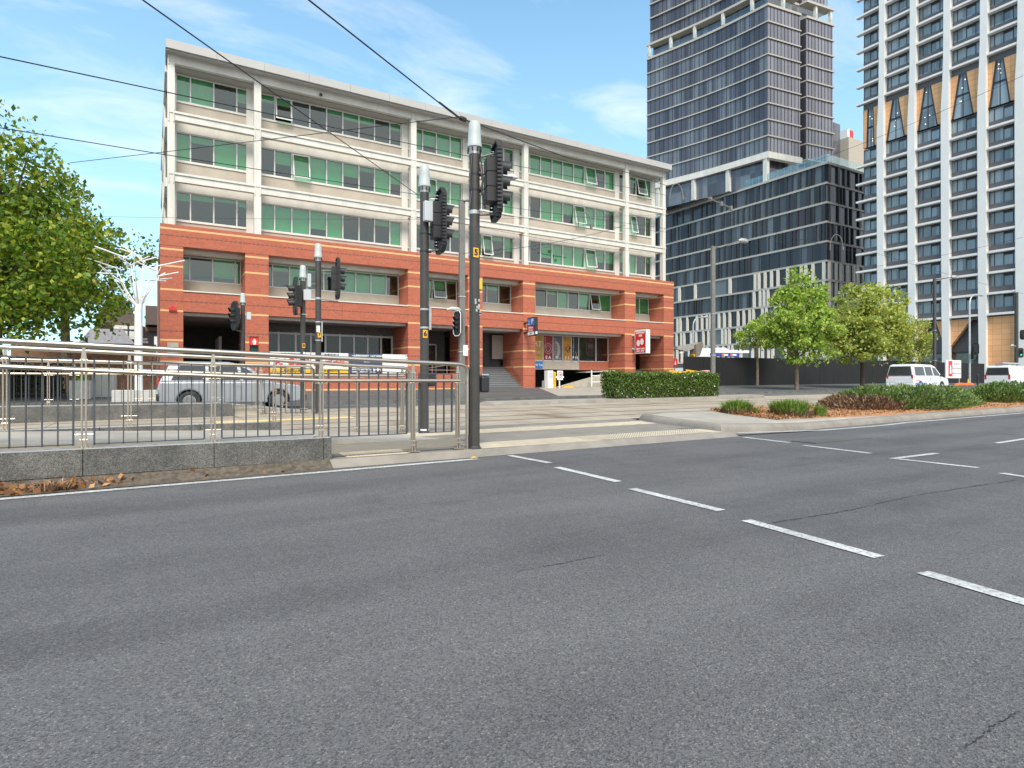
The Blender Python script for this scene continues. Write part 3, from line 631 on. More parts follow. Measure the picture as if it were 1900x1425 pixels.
# posters on the first floor glass over the car park
PST = [((.48, .27, .04), 'ochre poster with pale lettering at the left end of the glass'), ((.50, .29, .05), 'ochre poster with a white letter T beside the dark red poster'), ((.28, .02, .025), 'dark red poster with a round pattern'), ((.12, .12, .14), 'charcoal poster with a pale crescent shape'), ((.50, .22, .03), 'orange poster with a bunch of dark leaves'), ((.02, .03, .03), 'black poster with white lettering at the right end of the row')]
pe = [24.56, 25.6, 26.6, 27.55, 28.5, 29.35, 30.1]
for i, (c, lab) in enumerate(PST):
    x0, x1 = pe[i]+.045, pe[i+1]-.045; xm = (x0+x1)/2
    o = T('poster', lab, 'poster', (xm, 40.04, 2.86), group='posters over the car park entry'); MB().box(x0, x1, 40.045, 40.06, 2.87, 4.79).build('sheet', pm('poster_print', c, .5, var=.25, scale=2.5), o)
    t, s = [('A', .8), ('RT', .6), ('', 1), ('', 1), ('', 1), ('', 1)][i]
    if t: text(t, s, (xm, 40.04, 4.1), FRONT, M['white'], o)
    if i < 2: text('DO' if i else 'TO', .32, (xm, 40.04, 3.45), FRONT, M['blind'], o)
    m = MB()
    if i == 2:
        for r0, r1, mi in ((.4, .36, 0), (.24, .2, 0)):
            for k in range(24):
                a, b = 2*pi*k/24, 2*pi*(k+1)/24
                m.quad(*[(xm+r*cos(q), 40.042, 3.78+r*1.05*sin(q)) for r, q in ((r0, a), (r0, b), (r1, b), (r1, a))])
    if i == 3:
        pts = [(xm-.2+.46*cos(q)*.9, 3.7+.7*sin(q)) for q in np.linspace(-1.3, 1.5, 14)] + [(xm-.25+.16*cos(q), 3.72+.6*sin(q)) for q in np.linspace(1.4, -1.2, 14)]
        m.add([(x, 40.042, z) for x, z in pts], [tuple(range(28))])
    if i == 4:
        for k in range(22):
            a = random.uniform(0, 6.3); r = random.uniform(.05, .3); x, z = xm+r*cos(a), 3.75+r*1.3*sin(a); m.add([(x, 40.042, z), (x+.1, 40.042, z+.03), (x+.04, 40.042, z+.16)], [(0, 1, 2)])
    if i == 5: m.add([(xm+.02, 40.042, 3.6), (xm+.05, 40.042, 3.62), (xm+.3, 40.042, 3.05), (xm+.24, 40.042, 3.0)], [(0, 1, 2, 3)])
    if m.v: m.build('motif', [M['blind'], M['blind'], M['spandrel'], M['spandrel'], M['ink'], M['spandrel']][i], o)
    w_ = {2: '8 A', 3: 'M -', 4: '1 1', 5: 'P M'}.get(i)
    if w_: text(w_, .36, (xm, 40.038, 3.07), FRONT, M['white'], o, bold=.008)
    if i in (2, 3, 5):
        tv = {2: 'GRILL', 3: 'DUMPLING', 5: 'SUPERMARKET'}[i]
        text('\n'.join(tv), .17, (x0+.16, 40.04, 3.95 if i > 2 else 4.3), FRONT, M['blind'], o)
# ------------------------------------------------------------------ car park entry furniture
def at_fp(px, Y, dz=0): x = XatY(px, Y); return x, Y, gz(x, min(Y, 38))+dz
x, y, z = at_fp(1019, 37.2)
o = T('ticket_machine', 'white car park ticket machine with a yellow side post at the car park entry', 'ticket machine', (x, y, z))
MB().box(x-.28, x+.22, y-.25, y+.25, z, z+1.3).build('cabinet', M['white'], o, bevel=.03); MB().box(x-.22, x+.16, y-.262, y-.252, z+.75, z+1.15).build('front_panel', M['grey_plastic'], o)
MB().box(x+.26, x+.42, y-.3, y+.1, z, z+1.2).build('yellow_post', M['yellow'], o, bevel=.02); MB().box(x-.52, x-.3, y-.2, y+.2, z, z+.55).build('base_box', M['soffit'], o, bevel=.02)
x, y, z = at_fp(1038, 36.6)
o = T('speed_sign', 'square white speed limit sign with red ring and number 10 on a short white post', 'sign', (x, y, z)); MB().cyl((x, y, z), (x, y, z+.8), .05).build('post', M['white'], o)
MB().box(x-.25, x+.25, y-.09, y-.06, z+.62, z+1.3).build('plate', M['white'], o, bevel=.01)
m = MB()
for k in range(24):
    a, b = 2*pi*k/24, 2*pi*(k+1)/24; m.quad(*[(x+r*cos(q), y-.094, z+1.0+r*sin(q)) for r, q in ((.21, a), (.21, b), (.16, b), (.16, a))])
m.build('red_ring', M['red'], o); text('10', .2, (x, y-.1, z+1.0), FRONT, M['ink'], o, bold=.008)
x, y, z = at_fp(1046, 37.5); tag(MB().prism([(x-.1, z), (x+.9, z), (x+.8, z+.13), (x, z+.13)], 'y', y-.1, y+.1).build('wheel_stop', M['yellow']), 'yellow wheel stop lying on the car park driveway', 'wheel stop')
# ------------------------------------------------------------------ glass tower with podium (X = 110)
def panes(name, w_, h_, z0, cols, rough=.07, u0=0.0, spec=.9):
    g = NG(name)
    cu = g.math('FLOOR', g.math('DIVIDE', g.math('ADD', g.math('ADD', g.X, g.Y), u0), w_)); cz = g.math('FLOOR', g.math('DIVIDE', g.math('SUBTRACT', g.Z, z0), h_))
    r = g.white(g.vec(cu, cz, 0.5)); r2 = g.white(g.vec(g.math('FLOOR', g.math('DIVIDE', cu, 3)), cz, 1.7))
    v = g.math('ADD', g.math('MULTIPLY', r, .55), g.math('MULTIPLY', r2, .45))
    n = len(cols); col = g.ramp(v, *[(.2+.6*i/(n-1), c) for i, c in enumerate(cols)])
    P = g.g.outputs['Position']; no = g.noise(P, .25, 2); g.bump(no, .08, .3)
    return g.done(col, rough, 0, spec)
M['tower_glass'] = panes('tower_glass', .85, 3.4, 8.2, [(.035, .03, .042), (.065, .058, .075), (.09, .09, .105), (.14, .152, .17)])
M['tower_glass_lit'] = panes('tower_glass_lit', .85, 3.4, 8.2, [(.13, .125, .155), (.165, .16, .195), (.205, .205, .24)])  # same panes made paler: light on the right face put into the colour
M['podium_glass'] = panes('podium_glass', 1.5, 3.7, 5.4, [(.012, .013, .017), (.032, .033, .040), (.06, .066, .075), (.13, .145, .155)], spec=.45)
M['slab'] = pm('beige_slab_edge', (.44, .41, .36), .7, var=.06)
M['fin'] = pm('pale_stone_fin', (.68, .62, .53), .7, var=.06)
M['mullion'] = pm('dark_mullion', (.028, .028, .034), .5)
GT = T('glass_tower', 'tall dark glass office tower standing on a podium with black and cream fins', 'tower', (118, 75, .6))
PX, PYc = 110.0, 68.6         # near corner of the podium
H = 3.7; Z0 = 5.4; PE = 135; PN = 124
def zl(k): return Z0 + H*k
# body and glazing, storey by storey
MB().box(PX+.5, PE, PYc+.5, PN, 0, zl(10)+.3).build('podium_core', M['dark_room'], GT)
for k in range(10):
    z = zl(k)
    m = MB(); m.quad((PX+.2, PN, z+.35), (PX+.2, PYc+.2, z+.35), (PX+.2, PYc+.2, z+H), (PX+.2, PN, z+H)); m.quad((PX+.2, PYc+.2, z+.35), (PE, PYc+.2, z+.35), (PE, PYc+.2, z+H), (PX+.2, PYc+.2, z+H))
    m.build('glass_band', M['podium_glass'], GT)
    st_ = .0 if k > 4 else .12
    MB().prism([(PX-st_, PYc-st_), (PE, PYc-st_), (PE, PYc+.5), (PX+.6, PYc+.5), (PX+.6, PN), (PX-st_, PN)], 'z', z-.05, z+.34).build('floor_slab', M['slab'], GT)
MB().prism([(PX-.2, PYc-.2), (PE, PYc-.2), (PE, PN), (PX-.2, PN)], 'z', zl(10)-.05, zl(10)+.4).build('podium_roof', M['slab'], GT)
rn = random.Random(3)
FIN = []; MUL = []
for k in range(10):
    z0, z1 = zl(k)+.345, zl(k+1)-.055
    pale = k < 3
    y = PYc+.6
    while y < PN-1:
        near = y < 86
        if k in (3, 4) and near: isp = True
        else: isp = pale
        if k == 4 and not near: y += 5; FIN.append((PX-.1, PX+.2, y-.35, y+.35, z0, z1)); continue
        if k == 5 and near: y += 2.4; MUL.append((PX+.1, PX+.22, y-.05, y+.05, z0, z1)); continue
        step = rn.choice((1.5, 1.5, 2.2, 3.0, .95)) if isp else rn.choice((.75, 1.1, 1.5, 1.5, 2.1, 2.9))
        w_ = .28 if isp else rn.choice((.08, .16, .3))
        (FIN if isp else MUL).append((PX-.12 if isp else PX-.02, PX+.22, y-w_, y+w_, z0, z1)); y += step
    x = PX+.9
    while x < PE-1:
        isp = pale or k in (3, 4)
        w_ = .28 if isp else rn.choice((.08, .2, .35)); (FIN if isp else MUL).append((x-w_, x+w_, PYc-.12, PYc+.22, z0, z1)); x += rn.choice((1.1, 1.5, 2.2, 2.9))
def many(name, mat, parent, boxes, cap=100):
    boxes = sorted(boxes, key=lambda q: q[0]**2+q[2]**2+q[4]**2)
    each(name, mat, parent, boxes[:cap])
    if len(boxes) > cap:
        m = MB()
        for q in boxes[cap:]: m.box(*q)
        m.build(name+'_rest' if 0 else name, mat, parent)['kind'] = 'stuff'
many('stone_fin', M['fin'], GT, FIN); many('dark_fin', M['mullion'], GT, MUL)
m = MB(); z = zl(10)+.42
for a, b, c, d in ((PX, PX+.04, PYc, PN), (PX+.04, PE, PYc, PYc+.04)): m.box(a, b, c, d, z, z+1.5)
m.build('roof_balustrade', M['clear_glass'], GT)
each('balustrade_post', M['alu'], GT, [(PX+.05, PX+.1, PYc+.05+i*1.5, PYc+.1+i*1.5, z, z+1.5) for i in range(22)]+[(PX+i*1.1, PX+.05+i*1.1, PYc+.05, PYc+.1, z, z+1.5) for i in range(1, 12)])
MB().box(PX+.3, PE, 70, PN, .3, Z0-.2).build('ground_floor', M['dark_room'], GT)
MB().box(PX-2.5, PX+.3, 66, PN, 3.6, 4.3).build('street_canopy', M['white'], GT)
# the tower above
TX, TY = 110.2, 81.5; HD = R(12.4); TH = 3.4; TZ0 = zl(10)+6.45     # the tower is turned 12 degrees against the podium
def tq(u, v): return (TX + u*.991 - v*sin(HD), TY - u*.131 + v*cos(HD))
def lf(s, d=0): return tq(d + .9*sin(pi*min(1, s/30)), s)            # the bowed left face, s metres from the near corner
LS = lin(0, 30, 12); TE = 19.5
NZ = int((130-TZ0)/TH)
def plan(d, ext=0):
    L_ = [lf(s, d) for s in LS[::-1]]; L_[-1] = tq(d, d)
    return L_ + [tq(9.46, d), tq(9.46, 1.8+d), tq(11.2, 1.8+d), tq(11.2, d), tq(TE-d, d), tq(TE-d, 30)]
terr = 9
for k in range(NZ):
    z = TZ0+TH*k; set_ = 1.8 if k == terr else (.9 if k > terr else 0)
    pl = plan(.25+set_); m = MB(); n_ = len(pl)
    for i in range(n_-2):
        a, b = pl[i], pl[i+1]
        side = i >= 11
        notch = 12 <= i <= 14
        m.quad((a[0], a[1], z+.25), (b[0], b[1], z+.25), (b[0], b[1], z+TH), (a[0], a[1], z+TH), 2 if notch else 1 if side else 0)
    m.build('glass_band', [M['tower_glass'], M['tower_glass_lit'], M['mullion']], GT)
    m = MB(); pl2 = plan(-.02+(.75 if k > terr+1 else 0))
    thick = .26 if k not in (terr, terr+1) else .5
    m.prism(pl2, 'z', z-.03, z+thick-.03); m.build('floor_slab', M['slab'], GT)
MUL = []
for k in range(NZ):
    if k == terr: continue
    z = TZ0+TH*k; d = .22+(.9 if k > terr else 0)
    for s in np.arange(1.115, 29.8, 1.115): x, y = lf(s, d); MUL.append((x-.05, x+.06, y-.04, y+.04, z+.26, z+TH-.04))
    for u in np.arange(.988, TE, .988):
        if not 9.3 < u < 11.4: x, y = tq(u, d); MUL.append((x-.04, x+.04, y-.05, y+.06, z+.26, z+TH-.04))
many('mullion', M['mullion'], GT, MUL)
m = MB(); z = TZ0+TH*terr
for s in (4, 11, 18, 24, 29.5): x, y = lf(s, .4); each('terrace_column', M['frame'], GT, [(x-.3, x+.3, y-.3, y+.3, z+.7, z+TH)])
each('terrace_column', M['frame'], GT, [(tq(u, .6)[0]-.3, tq(u, .6)[0]+.3, tq(u, .6)[1]-.3, tq(u, .6)[1]+.3, z+.7, z+TH) for u in (5, 14.5, 19)])
m = MB()
for a, b in zip(LS[:-1], LS[1:]): p, q = lf(a, .1), lf(b, .1); m.quad((p[0], p[1], z+.67), (q[0], q[1], z+.67), (q[0], q[1], z+1.8), (p[0], p[1], z+1.8))
p, q = tq(0, .1), tq(TE, .1); m.quad((p[0], p[1], z+.67), (q[0], q[1], z+.67), (q[0], q[1], z+1.8), (p[0], p[1], z+1.8)); m.build('terrace_balustrade', M['clear_glass'], GT)
# white transfer frame between podium and tower
m = MB(); z = TZ0-.05
m.prism([lf(30, -.4), lf(15, -.4), tq(-.4, -.4), tq(9.2, -.4), tq(9.2, .8), tq(.8, .8), lf(15, .6), lf(30, .6)], 'z', z-1.25, z)
for s in (.6, 9.5, 18, 27): x, y = lf(s, .2); m.box(x-.45, x+.45, y-.45, y+.45, zl(10)+.4, z-1.252)
m.build('transfer_frame', M['frame'], GT)
m = MB(); m.prism([lf(30, 1.2), tq(1.2, 2), tq(TE-1, 2), tq(TE-1, 30)], 'z', zl(10)+.4, z-.1); m.build('recessed_storey', M['tower_glass'], GT)
# ------------------------------------------------------------------ tower with white columns (face X = 106)
WT = T('column_tower', 'hotel tower with tall white columns, grey spandrels and orange timber panels', 'tower', (112, 48, .6))
BX = 106.0; B0, B1 = 36.6, 59.6; SH = 3.04
CY = [57.0-4.87*0-0.75+.0]; CY = [56.3, 51.45, 46.6, 41.75, 37.2]
M['b_glass'] = panes('hotel_glass', 1.2, 3.04, 11.0, [(.12, .15, .17), (.20, .25, .28), (.30, .36, .39)], .05)  # pane colours raised to carry the reflected sky
M['b_dark'] = pm('dark_grey_panel', (.105, .096, .100), .5, var=.1, scale=.8)
M['orange_panel'] = None
g = NG('orange_timber_panel'); cc = g.math('FLOOR', g.math('DIVIDE', g.Y, 1.1)); cz = g.math('FLOOR', g.math('DIVIDE', g.Z, .8)); r = g.white(g.vec(cc, cz, 0))
col = g.mix(r, (.72, .37, .165), (.80, .44, .21)); ln = g.math('MAXIMUM', g.math('LESS_THAN', g.math('FRACT', g.math('DIVIDE', g.Y, 1.1)), .03), g.math('LESS_THAN', g.math('FRACT', g.math('DIVIDE', g.Z, .8)), .04))
M['orange_panel'] = g.done(g.mix(ln, col, (.36, .15, .06)), .6)
M['white_col'] = pm('white_precast', (.74, .715, .68), .55, var=.05, scale=.5)
LOW = (11.0, 10); UP = (49.2, 9)
MB().box(BX+1.4, BX+18, B0+.2, B1-.1, 0, 76).build('core', M['b_dark'], WT)
EDG = [B1] + CY + [B0]
nw = 0; stf = MB()
def bwin(y0, y1, z, far):
    m = MB(); m.quad((BX+.5, y1, z+1.0), (BX+.5, y0, z+1.0), (BX+.5, y0, z+SH-.25), (BX+.5, y1, z+SH-.25), 0)
    n = max(2, int(round((y1-y0)/1.2)))
    for i in range(n+1): yy = y0+(y1-y0)*i/n; m.box(BX+.42, BX+.5, yy-.035, yy+.035, z+1.0, z+SH-.25, 1)
    q = y0+(y1-y0)/n*(1 if n > 2 else 0); m.box(BX+.47, BX+.49, q+.05, q+(y1-y0)/n-.05, z+SH-.62, z+SH-.27, 1)
    return m
for (zb, ns) in (LOW, UP):
    for k in range(ns):
        z = zb+k*SH
        MB().box(BX-.5, BX+.3, B0, B1+.9, z-.17, z+.15).build('floor_ledge', M['slab'] if 0 else M['white_col'], WT)
        m = MB()
        for a, b in zip(EDG[1:], EDG[:-1]): m.box(BX+.28, BX+1.3, a+.0, b, z+.15, z+1.0)
        m.box(BX+.3, BX+1.3, B0, B1, z+SH-.25, z+SH-.17); m.build('grey_spandrel', M['b_dark'], WT)
        for a, b in zip(EDG[1:], EDG[:-1]):
            if b-a < 1: continue
            w_ = bwin(a, b, z, 0)
            if nw < 100: w_.build('window', [M['b_glass'], M['mullion']], WT); nw += 1
            else: stf.add(w_.v, w_.f); stf.m = stf.m[:len(stf.m)-len(w_.m)] + w_.m
if stf.v: o = stf.build('upper_windows', [M['b_glass'], M['mullion']], WT); o['kind'] = 'stuff'
MB().box(BX+.25, BX+1.35, B0, B1, UP[0]-1.2, UP[0]-.12).build('waist_soffit_band', M['b_dark'], WT)
for cy in CY:       # slender columns that swell and pinch at the waist
    m = MB(); prof = [(0, .50, 0), (6, .45, 0), (11, .52, 0), (25, .54, .05), (38, .56, .08), (43, .52, .1), (47, .44, -.02), (51, .46, -.15), (60, .46, -.2), (76, .46, -.2)]
    for z, h, d in prof: m.v += [(BX-.56, cy-h+d, z+.5), (BX+.35, cy-h+d, z+.5), (BX+.35, cy+h+d, z+.5), (BX-.56, cy+h+d, z+.5)]
    for i in range(len(prof)-1):
        for j in range(4): m.f.append((i*4+j, i*4+(j+1) % 4, (i+1)*4+(j+1) % 4, (i+1)*4+j)); m.m.append(0)
    m.build('white_column', M['white_col'], WT)
for a, b in zip(EDG[1:], EDG[:-1]):
    if b-a < 1: continue
    z0, z1 = 41.5, 48.0; mid = (a+b)/2+.38; ht, hb = .5, (b-a)/2-.98
    for sgn in (1, -1):
        e_ = b if sgn > 0 else a
        MB().prism([(e_, z0), (mid+sgn*hb, z0), (mid+sgn*ht, z1), (e_, z1)], 'x', BX+.12, BX+.9).build('orange_panel', M['orange_panel'], WT)
        MB().prism([(mid+sgn*hb, z0), (mid+sgn*(hb-.16), z0), (mid+sgn*(ht-.16), z1), (mid+sgn*ht, z1)], 'x', BX+.08, BX+.95).build('dark_trim', M['mullion'], WT)
    gl_ = MB().prism([(mid-hb+.16, z0), (mid+hb-.16, z0), (mid+ht-.16, z1), (mid-ht+.16, z1)], 'x', BX+.3, BX+.35).build('window', M['b_glass'], WT)
    m = MB(); m.box(BX+.25, BX+.3, mid-.05, mid+.05, z0, z1); m.box(BX+.25, BX+.3, mid-hb*.62, mid+hb*.62, z0+3.2, z0+3.5); m.build('frame', M['mullion'], gl_)
    m = MB()
    for i in range(4): yy, zz = mid+random.uniform(-.5, .5), z0+random.uniform(.6, 6); m.box(BX+.27, BX+.29, yy-.06, yy+.06, zz, zz+.10)
    m.build('ceiling_lamp', M['downlight'], gl_)
    # street level panels
    zt = 10.6; w_ = b-a
    if b < 42:
        MB().box(BX+.15, BX+.9, a, b, .5, zt).build('orange_panel', M['orange_panel'], WT); continue
    MB().prism([(b, zt), (b, 6.1), (b-.1, 6.1), (b-w_*(.66 if a < 44 else .4), zt)], 'x', BX+.15, BX+.9).build('orange_panel', M['orange_panel'], WT)
    if a > 44: MB().prism([(a, zt), (a, 5.6), (a+.1, 5.6), (a+w_*.34, zt)], 'x', BX+.15, BX+.9).build('orange_panel', M['orange_panel'], WT)
    MB().prism([(b, .5), (b, 5.4), (b-.1, 5.4), (b-w_*.3, .5)], 'x', BX+.15, BX+.9).build('orange_panel', M['orange_panel'], WT)
    MB().prism([(a, .5), (a, 4.9), (a+.1, 4.9), (a+w_*.42, .5)], 'x', BX+.15, BX+.9).build('orange_panel', M['orange_panel'], WT)
    gl_ = MB().box(BX+1.0, BX+1.05, a, b, .5, 5.5).build('window', M['shop_glass'], WT)
    m = MB(); m.box(BX+.92, BX+1.0, a, b, 3.1, 3.3); m.box(BX+.92, BX+1.0, a+w_*.45, a+w_*.48, .5, 5.5); m.box(BX+.92, BX+1.0, a, b, 5.5, 5.7); m.build('frame', M['mullion'], gl_)
    MB().box(BX+1.1, BX+1.2, a+.2, b-.2, 3.3, 5.4).build('pale_panel', pm('pale_green_panel', (.55, .62, .56), .5), gl_)
MB().box(BX+.22, BX+1.4, B0, B1, 10.4, 11.0-.12).build('podium_band', M['b_dark'], WT)
MB().box(BX-.4, BX+1.35, 34.2, B0-.1, 3, 76).build('end_wall', M['white_col'], WT)
# ------------------------------------------------------------------ far buildings
o = T('beige_tower', 'distant beige concrete tower with a red and white rooftop sign between the two towers', 'tower', (205, 127, 0))
bx, by = 205, 126
MB().box(bx, bx+14, by-6, by+8, 0, 84.8).build('wall', M['spandrel'], o); MB().box(bx-6, bx, by-3, by+9, 0, 90).build('dark_panel', pm('dark_cladding', (.12, .12, .13), .6, var=.5, scale=.5), o)
MB().box(bx+1.6, bx+3.6, by-5.5, by-3, 84.8, 87.6).build('rooftop_sign', M['red'], o); MB().box(bx+.2, bx+1.4, by-5.5, by-3, 84.8, 87.8).build('white_rooftop_sign', M['white'], o)
HO = T('tudor_house', 'tudor style house with brown tiled roof and timber framed gable behind the trees', 'house', (-2, 76, .5))
M['rooftile'] = pm('brown_roof_tiles', (.115, .085, .075), .85, var=.2, scale=3, stretch=(1, 1, 4))
M['oldbrick'] = pm('old_brown_brick', (.24, .13, .08), .9, var=.5, scale=5, stretch=(1, 1, 3))
MB().box(-5, 1.0, 76, 86, 0, 7.0).build('wall', M['oldbrick'], HO)
MB().prism([(-5.2, 7), (-1.0, 7), (-2.6, 10.2), (-3.9, 10.2)], 'y', 75.6, 86).build('roof', M['rooftile'], HO)
MB().box(-.6, 1.0, 75.0, 86, 7.2, 9.2).build('roof', M['rooftile'], HO)
m = MB(); m.box(-3.6, -.7, 75.3, 75.98, 5.6, 7.0, 0)
for a, b in ((-3.6, -3.45), (-2.2, -2.08), (-.85, -.7)): m.box(a, b, 75.25, 75.3, 5.6, 7, 1)
m.box(-3.6, -.7, 75.24, 75.29, 6.5, 6.62, 1); m.build('gable', [M['frame'], M['ink']], HO)
m = MB(); m.prism([(-6.2, 4.5), (-1.2, 4.5), (-2.4, 6.2), (-5, 6.2)], 'y', 70, 75.2); m.build('lower_roof', pm('grey_slate', (.33, .33, .36), .8), HO)
MB().box(-6, -1.3, 70.4, 75.3, 0, 4.4).build('lower_wall', M['oldbrick'], HO)
MB().box(-6.3, -1.1, 69.9, 70.0, 4.25, 4.48).build('gutter', M['bark'], HO)
MB().box(-.5, .9, 75.9, 76.0, 3.0, 6.6).build('dark_wall', M['ink'], HO); MB().box(.2, .6, 75.8, 75.9, 4, 6).build('window', M['white'], HO)
# construction hoarding, its wall and what shows above it
m = MB(); x = 38.9; i = 0
hb = T('hoarding', 'long black construction hoarding behind the street trees', 'fence', (60, 37, .7))
while x < 92:
    z = gz(x, 37); MB().box(x, x+2.38, 37, 37.06, z-.2, z+2.55+.01*(i % 2)).build('panel', M['hoarding'], hb); x += 2.4; i += 1
o = T('excavator', 'grey excavator arm with hydraulic ram reaching above the black hoarding', 'excavator', (46, 44, .8))
gm_ = pm('worn_grey_paint', (.33, .32, .29), .6, var=.25)
def ax(px, py, Y=44): return (XatY(px, Y), ZatY(px, py, Y))
m = MB(); m.prism([ax(1252, 648), ax(1252, 643), ax(1292, 636), ax(1294, 643), ax(1270, 652)], 'y', 43.7, 44.1); m.build('boom', gm_, o)
m = MB(); m.prism([ax(1284, 640), ax(1297, 635), ax(1298, 641), ax(1292, 660), ax(1284, 662)], 'y', 43.5, 44.3); m.build('dipper_arm', pm('brown_steel', (.20, .17, .145), .7, var=.3), o)
m = MB(); m.prism([ax(1259, 653), ax(1278, 646), ax(1278, 650), ax(1259, 656)], 'y', 43.8, 44.0); m.build('hydraulic_ram', M['white'], o); m = MB(); m.prism([ax(1281, 658), ax(1287, 657), ax(1286, 662), ax(1282, 662)], 'y', 43.6, 44.2); m.build('quick_hitch', M['yellow'], o)
o = T('red_sign', 'small red sign with a white arrow beside the right end of the brick building', 'sign', (XatY(1253, 40), 40, 2.5)); x = XatY(1253, 40); MB().box(x-.3, x+.3, 40, 40.05, 2.55, 3.25).build('plate', M['red'], o); MB().box(x-.04, x+.04, 40.05, 40.1, 0.4, 3.2).build('post', M['galv'], o); MB().add([(x-.12, 39.99, 2.7), (x+.12, 39.99, 2.7), (x, 39.99, 3.1)], [(0, 1, 2)]).build('arrow', M['white'], o)
o = T('shop_awning', 'dark blue shop awning with small orange and white logos behind the hoarding', 'awning', (75, 55, 4)); x0, x1 = XatY(1328, 56), XatY(1372, 56)
MB().box(x0, x1, 56, 57, ZatY(1350, 661, 56), ZatY(1350, 655.5, 56)).build('blue_fascia', pm('deep_blue', (.03, .06, .35), .5), o)
for px in (1342, 1358): x = XatY(px, 56); z = ZatY(px, 658.3, 56); MB().box(x-.3, x, 55.97, 55.995, z-.16, z+.16).build('logo', M['orange'], o); MB().box(x+.08, x+.9, 55.97, 55.995, z-.12, z+.1).build('logo', M['white'], o)
o = tag(MB().box(XatY(1297, 58), XatY(1322, 58), 58, 60, ZatY(1310, 662, 58), ZatY(1310, 646, 58)).build('site_shed', M['white'], None), 'white site shed roof showing above the hoarding left of the lamp pole', 'shed')
o = tag(MB().prism([(XatY(1326, 60), ZatY(1340, 655, 60)), (XatY(1326, 60), ZatY(1326, 645, 60)), (XatY(1346, 60), ZatY(1346, 645, 60)), (XatY(1352, 60), ZatY(1350, 649, 60)), (XatY(1390, 60), ZatY(1390, 650, 60)), (XatY(1390, 60), ZatY(1390, 655, 60))], 'y', 60, 62).build('site_tent', M['white'], None), 'low white tent roof above the blue shop awning', 'tent')
# ------------------------------------------------------------------ tram platforms
def block_wall(name, X0, X1, Y0, Y1, z0, ztop, label, joint=1.35, jx=2.02, foot=False):
    o = T(name, label, 'wall', (X1, (Y0+Y1)/2, z0))
    cuts = [X1]; x = jx
    while x > X0: cuts.append(x) if x < X1-.05 else None; x -= joint*1.0 if not foot else 1.35
    cuts.append(X0); cuts = cuts[::-1]
    for a, b in zip(cuts[:-1], cuts[1:]):
        m = MB(); za, zb = ztop(a), ztop(b)
        m.add([(a+.004, Y0, z0+(.1 if foot else 0)), (b-.004, Y0, z0+(.1 if foot else 0)), (b-.004, Y1, z0), (a+.004, Y1, z0), (a+.004, Y0, za), (b-.004, Y0, zb), (b-.004, Y1, zb), (a+.004, Y1, za)], [(3,2,1,0),(0,1,5,4),(1,2,6,5),(2,3,7,6),(3,0,4,7)], 0)
        m.add([(a+.004, Y0, za), (b-.004, Y0, zb), (b-.004, Y1, zb), (a+.004, Y1, za)], [(0, 1, 2, 3)], 1)
        m.build('granite_block', [M['granite'], M['granite_top']], o)
    if foot:
        x = X1
        while x > -4:
            w_ = random.uniform(.09, .2); MB().box(x-w_+.006, x-.002, Y0+.012+random.uniform(0, .02), Y1-.02, -.03, z0+.098).build('stone_sett', M['sett'], o) if len(o.children) < 60 else None; x -= w_
    return o
M['sett'] = pm('cream_stone_sett', (.30, .26, .20), .9, var=.45, scale=7, bump=.4, bscale=40)
block_wall('granite_wall', -30, 2.13, 8.46, 8.74, .02, lambda x: .42, 'long granite block wall along the near road edge below the steel railing', foot=True)
block_wall('granite_wall', -30, 1.92, 11.0, 11.24, .1, lambda x: .50 + max(0, (-2-x))*.02, 'low granite upstand at the back of the near tram stop ramp')
block_wall('granite_wall', -30, 1.92, 18.6, 18.85, .1, lambda x: .58, 'granite wall of the far tram platform across the tracks', jx=.6, joint=1.9)
def deck(name, X0, X1, X2, Y0, Y1, z, slope, mat):
    m = MB(); xs = lin(X0, X1, 12) + lin(X1+.1, X2, 4)
    for x in xs:
        zz = z + (X1-x)*slope if x <= X1 else z + (gz(X2, Y0)+.02-z)*(x-X1)/(X2-X1)
        m.v += [(x, Y0, zz), (x, Y1, zz)]
    for i in range(len(xs)-1): m.f.append((2*i, 2*i+2, 2*i+3, 2*i+1)); m.m.append(0)
    for i in range(len(xs)-1):
        for q in (0, 1): p, r = m.v[2*i+q], m.v[2*i+2+q]; m.add([p, r, (r[0], r[1], 0), (p[0], p[1], 0)], [(0, 1, 2, 3)])
    return struct(m.build(name, mat))
deck('tram_platform', -30, 1.9, 4.6, 8.98, 11.0, .36, .035, M['concrete'])
struct(MB().box(-30, 2.1, 8.741, 8.979, .05, .33).build('platform_gutter', M['granite']))
deck('tram_platform', -30, 1.9, 4.2, 18.85, 21.4, .52, .0, M['concrete'])
m = MB().box(-30, 1.9, 21.4, 21.5, .1, .5); struct(m.build('platform_edge', M['granite']))
